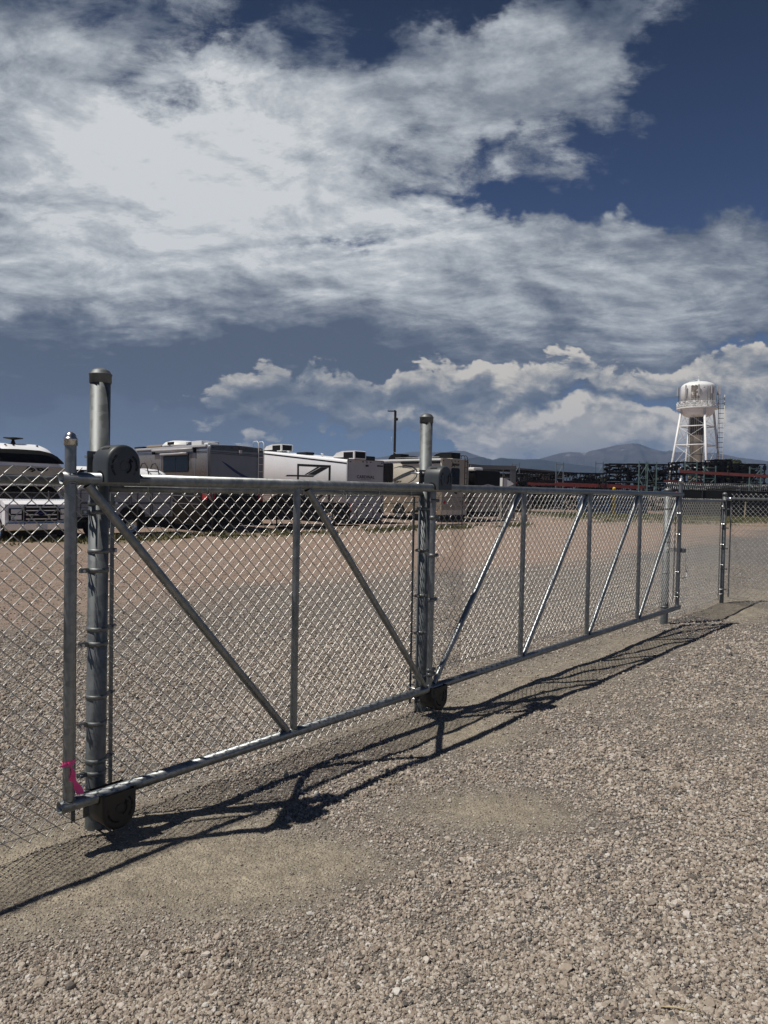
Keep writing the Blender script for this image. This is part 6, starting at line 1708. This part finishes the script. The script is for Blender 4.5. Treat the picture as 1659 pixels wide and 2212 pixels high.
def dark_fence():
    t = thing('yard_fence', "dark mesh fence at the back of the drive, left of the screened fence", 'fence', (8.6, 56.0, 0), radians(8.5))
    L_ = 14.2
    for k in range(6):
        m = MB(); m.box((L_ * k / 5, 0, 0.95), (0.07, 0.07, 2.1)); m.build('post', M_DKPOST, t)
    for z in (1.9, 1.0, 0.1):
        m = MB(); m.box((L_ / 2, 0, z), (L_, 0.04, 0.04)); m.build('rail', M_DKPOST, t)
    m = MB()
    for i in range(int(L_ / 0.12)): m.box((i * 0.12, 0.03, 1.0), (0.012, 0.012, 1.85))
    m.build('pickets', M_DKPOST, t, kind='stuff')
dark_fence()

def bollard():
    x, y = 18.05, 56.8
    t = thing('bollard', "tall yellow pipe bollard in front of the dark yard fence", 'bollard', (x, y, zg1(x, y)), 0)
    m = MB(); m.lathe([(0.13, 0), (0.13, 2.05), (0.135, 2.06), (0.12, 2.12), (0.07, 2.17), (0, 2.19)], (0, 0, 0), 18); m.build('pipe', M_YEL, t)
    m = MB(); m.lathe([(0.132, 0.0), (0.19, 0.0), (0.16, 0.05), (0.132, 0.06)], (0, 0, 0), 18); m.build('concrete_collar', M_CONC, t)
bollard()
def marker():
    x, y = 22.45, 55.5
    t = thing('marker_post', "thin white marker post with a red top, beside the corner of the screened fence", 'marker post', (x, y, zg1(x, y)), 0)
    m = MB(); m.lathe([(0.09, 0), (0.09, 1.35)], (0, 0, 0), 12); m.build('white_base', M_WHT, t)
    m = MB(); m.lathe([(0.09, 1.352), (0.09, 1.8), (0.11, 1.81), (0.08, 1.9), (0, 1.93)], (0, 0, 0), 12); m.build('red_top', M_RED, t)
marker()
def stake():
    x, y = 27.2, 54.5
    m = MB(); m.box((0, 0, 0.6), (0.07, 0.04, 1.3)); o = m.build('wooden_stake', M_STRAW); o.location = (x, y, 0); o.rotation_euler = (0, 0.06, 0)
    o['label'] = "thin pale stake in the grass before the screened fence at right"; o['category'] = 'stake'
stake()

# ---- tree behind the stacks
def tree(x, y, h, w, label, seed, n=5200):
    g = np.random.default_rng(seed)
    t = thing('tree', label, 'tree', (x, y, 0), 0)
    m = MB(); m.tube([(0, 0, 0), (0.1, 0, h * .3), (-0.05, 0.05, h * .55)], [0.28, 0.2, 0.1], 8)
    for k in range(6):
        a = k * 1.05; m.tube([(0.05, 0, h * (.28 + .03 * k)), (w * .22 * cos(a), w * .22 * sin(a), h * (.5 + .04 * k)), (w * .36 * cos(a), w * .36 * sin(a), h * (.68 + .03 * k))], [0.12, 0.08, 0.03], 6)
    m.build('trunk', M_BARK, t)
    cl = []
    for k in range(26):
        a = g.random() * 6.28; r = w * .5 * sqrt(g.random()) * .85; zz = h * (.45 + .48 * g.random()); r *= sqrt(max(.05, 1 - ((zz / h - .62) / .42) ** 2))
        cl.append((r * cos(a), r * sin(a), zz, w * (.09 + .10 * g.random())))
    V = []; F = []
    for i in range(n):
        c = cl[g.integers(len(cl))]; d = g.normal(size=3); d /= np.linalg.norm(d); d *= c[3] * (0.6 + 0.5 * g.random()); d[2] *= .7
        p = np.array(c[:3]) + d; s = 0.10 + 0.12 * g.random(); u = g.normal(size=3); u /= np.linalg.norm(u); v = np.cross(u, g.normal(size=3)); v /= np.linalg.norm(v)
        k = len(V); V += [p - u * s, p + v * s * .6, p + u * s, p - v * s * .6]; F.append((k, k + 1, k + 2, k + 3))
    link('crown', np_mesh('crown', np.array(V), np.array(F), M_LEAF, False), t)
tree(52.3, 110, 7.9, 6.4, "single round green tree behind the black stacks, right of the water tower", 3)
tree(76.0, 205, 9.0, 5.0, "small dark tree partly hidden at the water tower's foot", 5, 2500)
tree(35.5, 122, 4.6, 5.0, "low rust-tinged tree at the right end of the tan building", 8, 2500)

# ---- weeds and grass
def weeds():
    g = np.random.default_rng(4)
    xs, ys, hs = [], [], []
    for (n, fx) in ((9000, 0), (9000, 1)):
        if fx == 0:
            a = g.random(n) * 34; q = g.normal(size=n) * 1.1 + 0.7
            x = -16 + a * .7071 + q * .7071; y = 18 + a * .7071 - q * .7071; h = 0.05 + 0.13 * g.random(n) ** 2
        else:
            x = 9 + g.random(n) * 32; y = 40 + g.random(n) * 20; h = 0.05 + 0.10 * g.random(n)
        k = g.random(n) < weed_amount(x, y) * 1.3; xs.append(x[k]); ys.append(y[k]); hs.append(h[k])
    x = np.concatenate(xs); y = np.concatenate(ys); h = np.concatenate(hs); z = zground(x, y); V = []; F = []
    for i in range(len(x)):
        for b in range(4):
            a = g.random() * 6.28; w = 0.015 + 0.015 * g.random(); l = h[i] * (0.7 + .6 * g.random()); ln = (g.random() - .5) * l * 1.2; ln2 = (g.random() - .5) * l * 1.2
            k = len(V); V += [(x[i] - w * cos(a), y[i] - w * sin(a), z[i] - .01), (x[i] + w * cos(a), y[i] + w * sin(a), z[i] - .01), (x[i] + ln, y[i] + ln2, z[i] + l)]; F.append((k, k + 1, k + 2))
    link('weeds', np_mesh('weeds', np.array(V), np.array(F), M_WEED, False), kind='stuff')
M_WEED = noisy("dry_weeds", (0.075, 0.085, 0.028), (0.20, 0.17, 0.08), 0.8, (0.7, 0.9), lo=.42, hi=.6)
weeds()

# ================================================================= water tower
def water_tower():
    D = 190.0; k = 0.02436
    cx_, cy_ = 81.6, D
    t = thing('water_tower', "white peeling water tower on four braced legs, ladder on its right side", 'water tower', (cx_, cy_, 0), radians(-23))
    R = 4.22
    m = MB()
    prof = [(R, 24.6), (R, 30.0)]
    for i in range(1, 9):
        a = i / 9 * pi / 2; prof.append((R * (cos(a) ** 0.75), 30.0 + 1.65 * sin(a)))
    prof.append((0, 31.66)); m.lathe(prof, (0, 0, 0), 48)
    tank = m.build('tank', M_TANK, t)
    m = MB(); prof = []
    for i in range(9):
        a = i / 8 * pi / 2; prof.append((1.6 + (R - 1.6) * sin(a) ** 0.8, 22.4 + 2.15 * (1 - cos(a))))
    m.lathe(prof, (0, 0, 0), 40); m.build('bowl', M_TANK, t)
    m = MB(); vs = []; fs = []; n = 9
    for i in range(n):
        a = radians(-113 + 28 * i / (n - 1))
        for j in range(6): vs.append(((R + 0.03) * cos(a), (R + 0.03) * sin(a), 26.9 + 3.3 * j / 5 + 0.15 * sin(i * 2.1 + j)))
    for i in range(n - 1):
        for j in range(5): fs.append((i * 6 + j, i * 6 + j + 1, (i + 1) * 6 + j + 1, (i + 1) * 6 + j))
    m.add(vs, fs, True); m.build('bare_patch', M_PATCH, tank)
    m = MB(); m.lathe([(R - .02, 24.45), (5.15, 24.45), (5.15, 24.75), (R - .02, 24.75)], (0, 0, 0), 48, smooth=False); m.build('balcony', M_TANK, t)
    m = MB()
    for z in (25.1, 26.15): m.tube([(5.1 * cos(a), 5.1 * sin(a), z) for a in [2 * pi * i / 40 for i in range(40)]], 0.055, 6, closed=True)
    nP = 18
    for i in range(nP):
        a = 2 * pi * i / nP; b = 2 * pi * (i + 1) / nP
        m.tube([(5.1 * cos(a), 5.1 * sin(a), 24.7), (5.1 * cos(a), 5.1 * sin(a), 26.2)], 0.06, 5)
        m.tube([(5.1 * cos(a), 5.1 * sin(a), 24.8), (5.1 * cos(b), 5.1 * sin(b), 26.1)], 0.05, 5)
        m.tube([(5.1 * cos(a), 5.1 * sin(a), 26.1), (5.1 * cos(b), 5.1 * sin(b), 24.8)], 0.05, 5)
    m.build('railing', M_TANK, t)
    m = MB(); m.lathe([(0.35, 31.6), (0.3, 31.9), (0.08, 32.0), (0.06, 32.8), (0.14, 32.85), (0.1, 33.0), (0, 33.0)], (0.1, 0, 0), 12); m.build('finial', M_TANK, t)
    m = MB(); m.tube([(-3.0, -1, 30.9), (-2.0, -.6, 31.7), (-0.6, 0, 32.15), (0.3, 0, 32.2)], 0.05, 6); m.build('roof_ladder', M_TANK, t)
    # legs
    rad = lambda z: 4.15 + (24.5 - z) * 0.147
    degs = [23, 113, 203, 293]
    levels = [24.4, 19.9, 15.0, 9.0, 0.0]
    for a in degs:
        a = radians(a); m = MB(); m.tube([(rad(0) * cos(a), rad(0) * sin(a), -0.3), (rad(24.4) * cos(a), rad(24.4) * sin(a), 24.4)], 0.29, 12); m.build('leg', M_TANK, t)
    for i in range(4):
        a, b = radians(degs[i]), radians(degs[(i + 1) % 4])
        for z in levels[1:4]:
            m = MB(); m.tube([(rad(z) * cos(a), rad(z) * sin(a), z), (rad(z) * cos(b), rad(z) * sin(b), z)], 0.15, 8); m.build('strut', M_TANK, t)
        for z1_, z0_ in zip(levels[:-1], levels[1:]):
            for (p, q) in ((a, b), (b, a)):
                m = MB(); m.tube([(rad(z1_) * cos(p), rad(z1_) * sin(p), z1_ - .1), (rad(z0_) * cos(q), rad(z0_) * sin(q), z0_ + .1)], 0.045, 5); m.build('tie_rod', M_TANK, t)
    # riser with feed cables in rings
    m = MB(); m.lathe([(1.30, -0.2), (1.30, 22.0), (1.6, 22.6)], (-0.15, 0, 0), 28); rs = m.build('riser', M_RISER, t)
    m = MB()
    for i in range(26):
        a = radians(-160 + 140 * i / 25)
        if i % 2 or 8 < i < 19: continue
        rr_ = 1.62 + 0.05 * (i % 3)
        m.tube([(rr_ * cos(a), rr_ * sin(a), 0), (rr_ * cos(a), rr_ * sin(a), 21.5), (rr_ * 1.15 * cos(a), rr_ * 1.15 * sin(a), 22.8), ((2.6) * cos(a), 2.6 * sin(a), 24.3)], 0.05, 4)
    m.build('feed_cables', M_CABLE, rs)
    m = MB()
    for i in range(16):
        a = radians(20 + 320 * i / 15); m.box((1.40 * cos(a), 1.40 * sin(a), 20.0), (0.30, 0.30, 4.6))
    m.build('cable_tray', M_CABLE, rs)
    for z in (3.5, 6.5, 9.6, 12.6, 15.6, 18.5):
        m = MB(); m.tube([(1.66 * cos(q), 1.66 * sin(q), z) for q in [2 * pi * i / 28 for i in range(28)]], 0.09, 5, closed=True); m.build('ring', M_CABLE, rs)
    for s_ in (-1, 1):
        m = MB(); m.box((s_ * 1.62, 0, 11), (0.22, 0.3, 22)); m.build('riser_channel', M_RISER, rs)
    # antennas
    for a, rr_, mtx in ((180, 4.95, M_PLGREY), (0, 4.75, M_PLGREY), (-3, 5.2, M_PLGREY), (232, 4.75, M_PLGREY), (272, 4.75, M_PLGREY), (312, 4.75, M_PLGREY), (318, 4.75, M_PLGREY), (150, 4.8, M_PLGREY), (60, 4.8, M_PLGREY), (100, 4.8, M_PLGREY)):
        q = radians(a); x, y = rr_ * cos(q), rr_ * sin(q)
        m = MB(); m.box((x, y, 29.2), (0.34, 0.34, 2.3), bev=.05); o = m.build('antenna', mtx, t)
        m = MB(); m.tube([(x * .95, y * .95, 26.2), (x * .95, y * .95, 30.2)], 0.06, 6); m.build('antenna_mount', M_CABLE, o)
    for a in (225, 262, 302, 325):
        q = radians(a); m = MB(); m.tube([(4.35 * cos(q), 4.35 * sin(q), 24.8), (4.35 * cos(q), 4.35 * sin(q), 30.0)], 0.04, 5); m.build('tank_cable', M_CABLE, t)
    # ladder tower at the right
    def lp(x, z, y=-1.2): return (5.0 + (27 - z) * 0.0 + x, y, z)
    for x in (0.0, 1.35):
        m = MB(); m.tube([lp(x, 0), lp(x, 27.9)], 0.085, 6); m.build('ladder_rail', M_CABLE if x == 0 else M_RISER, t)
    m = MB()
    for i in range(22): m.tube([lp(0, 0.8 + i * 1.24), lp(1.35, 0.8 + i * 1.24)], 0.07, 4)
    m.build('ladder_rung', M_CABLE, t, kind='stuff')
    for x in (0.35,):
        m = MB(); m.tube([lp(x, 0), lp(x, 27.9)], 0.05, 6); m.build('ladder_rail', M_CABLE, t)
    for z in (27.2, 26.0):
        m = MB(); m.box(lp(1.1, z), (0.7, 0.7, 0.12)); m.build('ladder_platform', M_ALU, t)
water_tower()
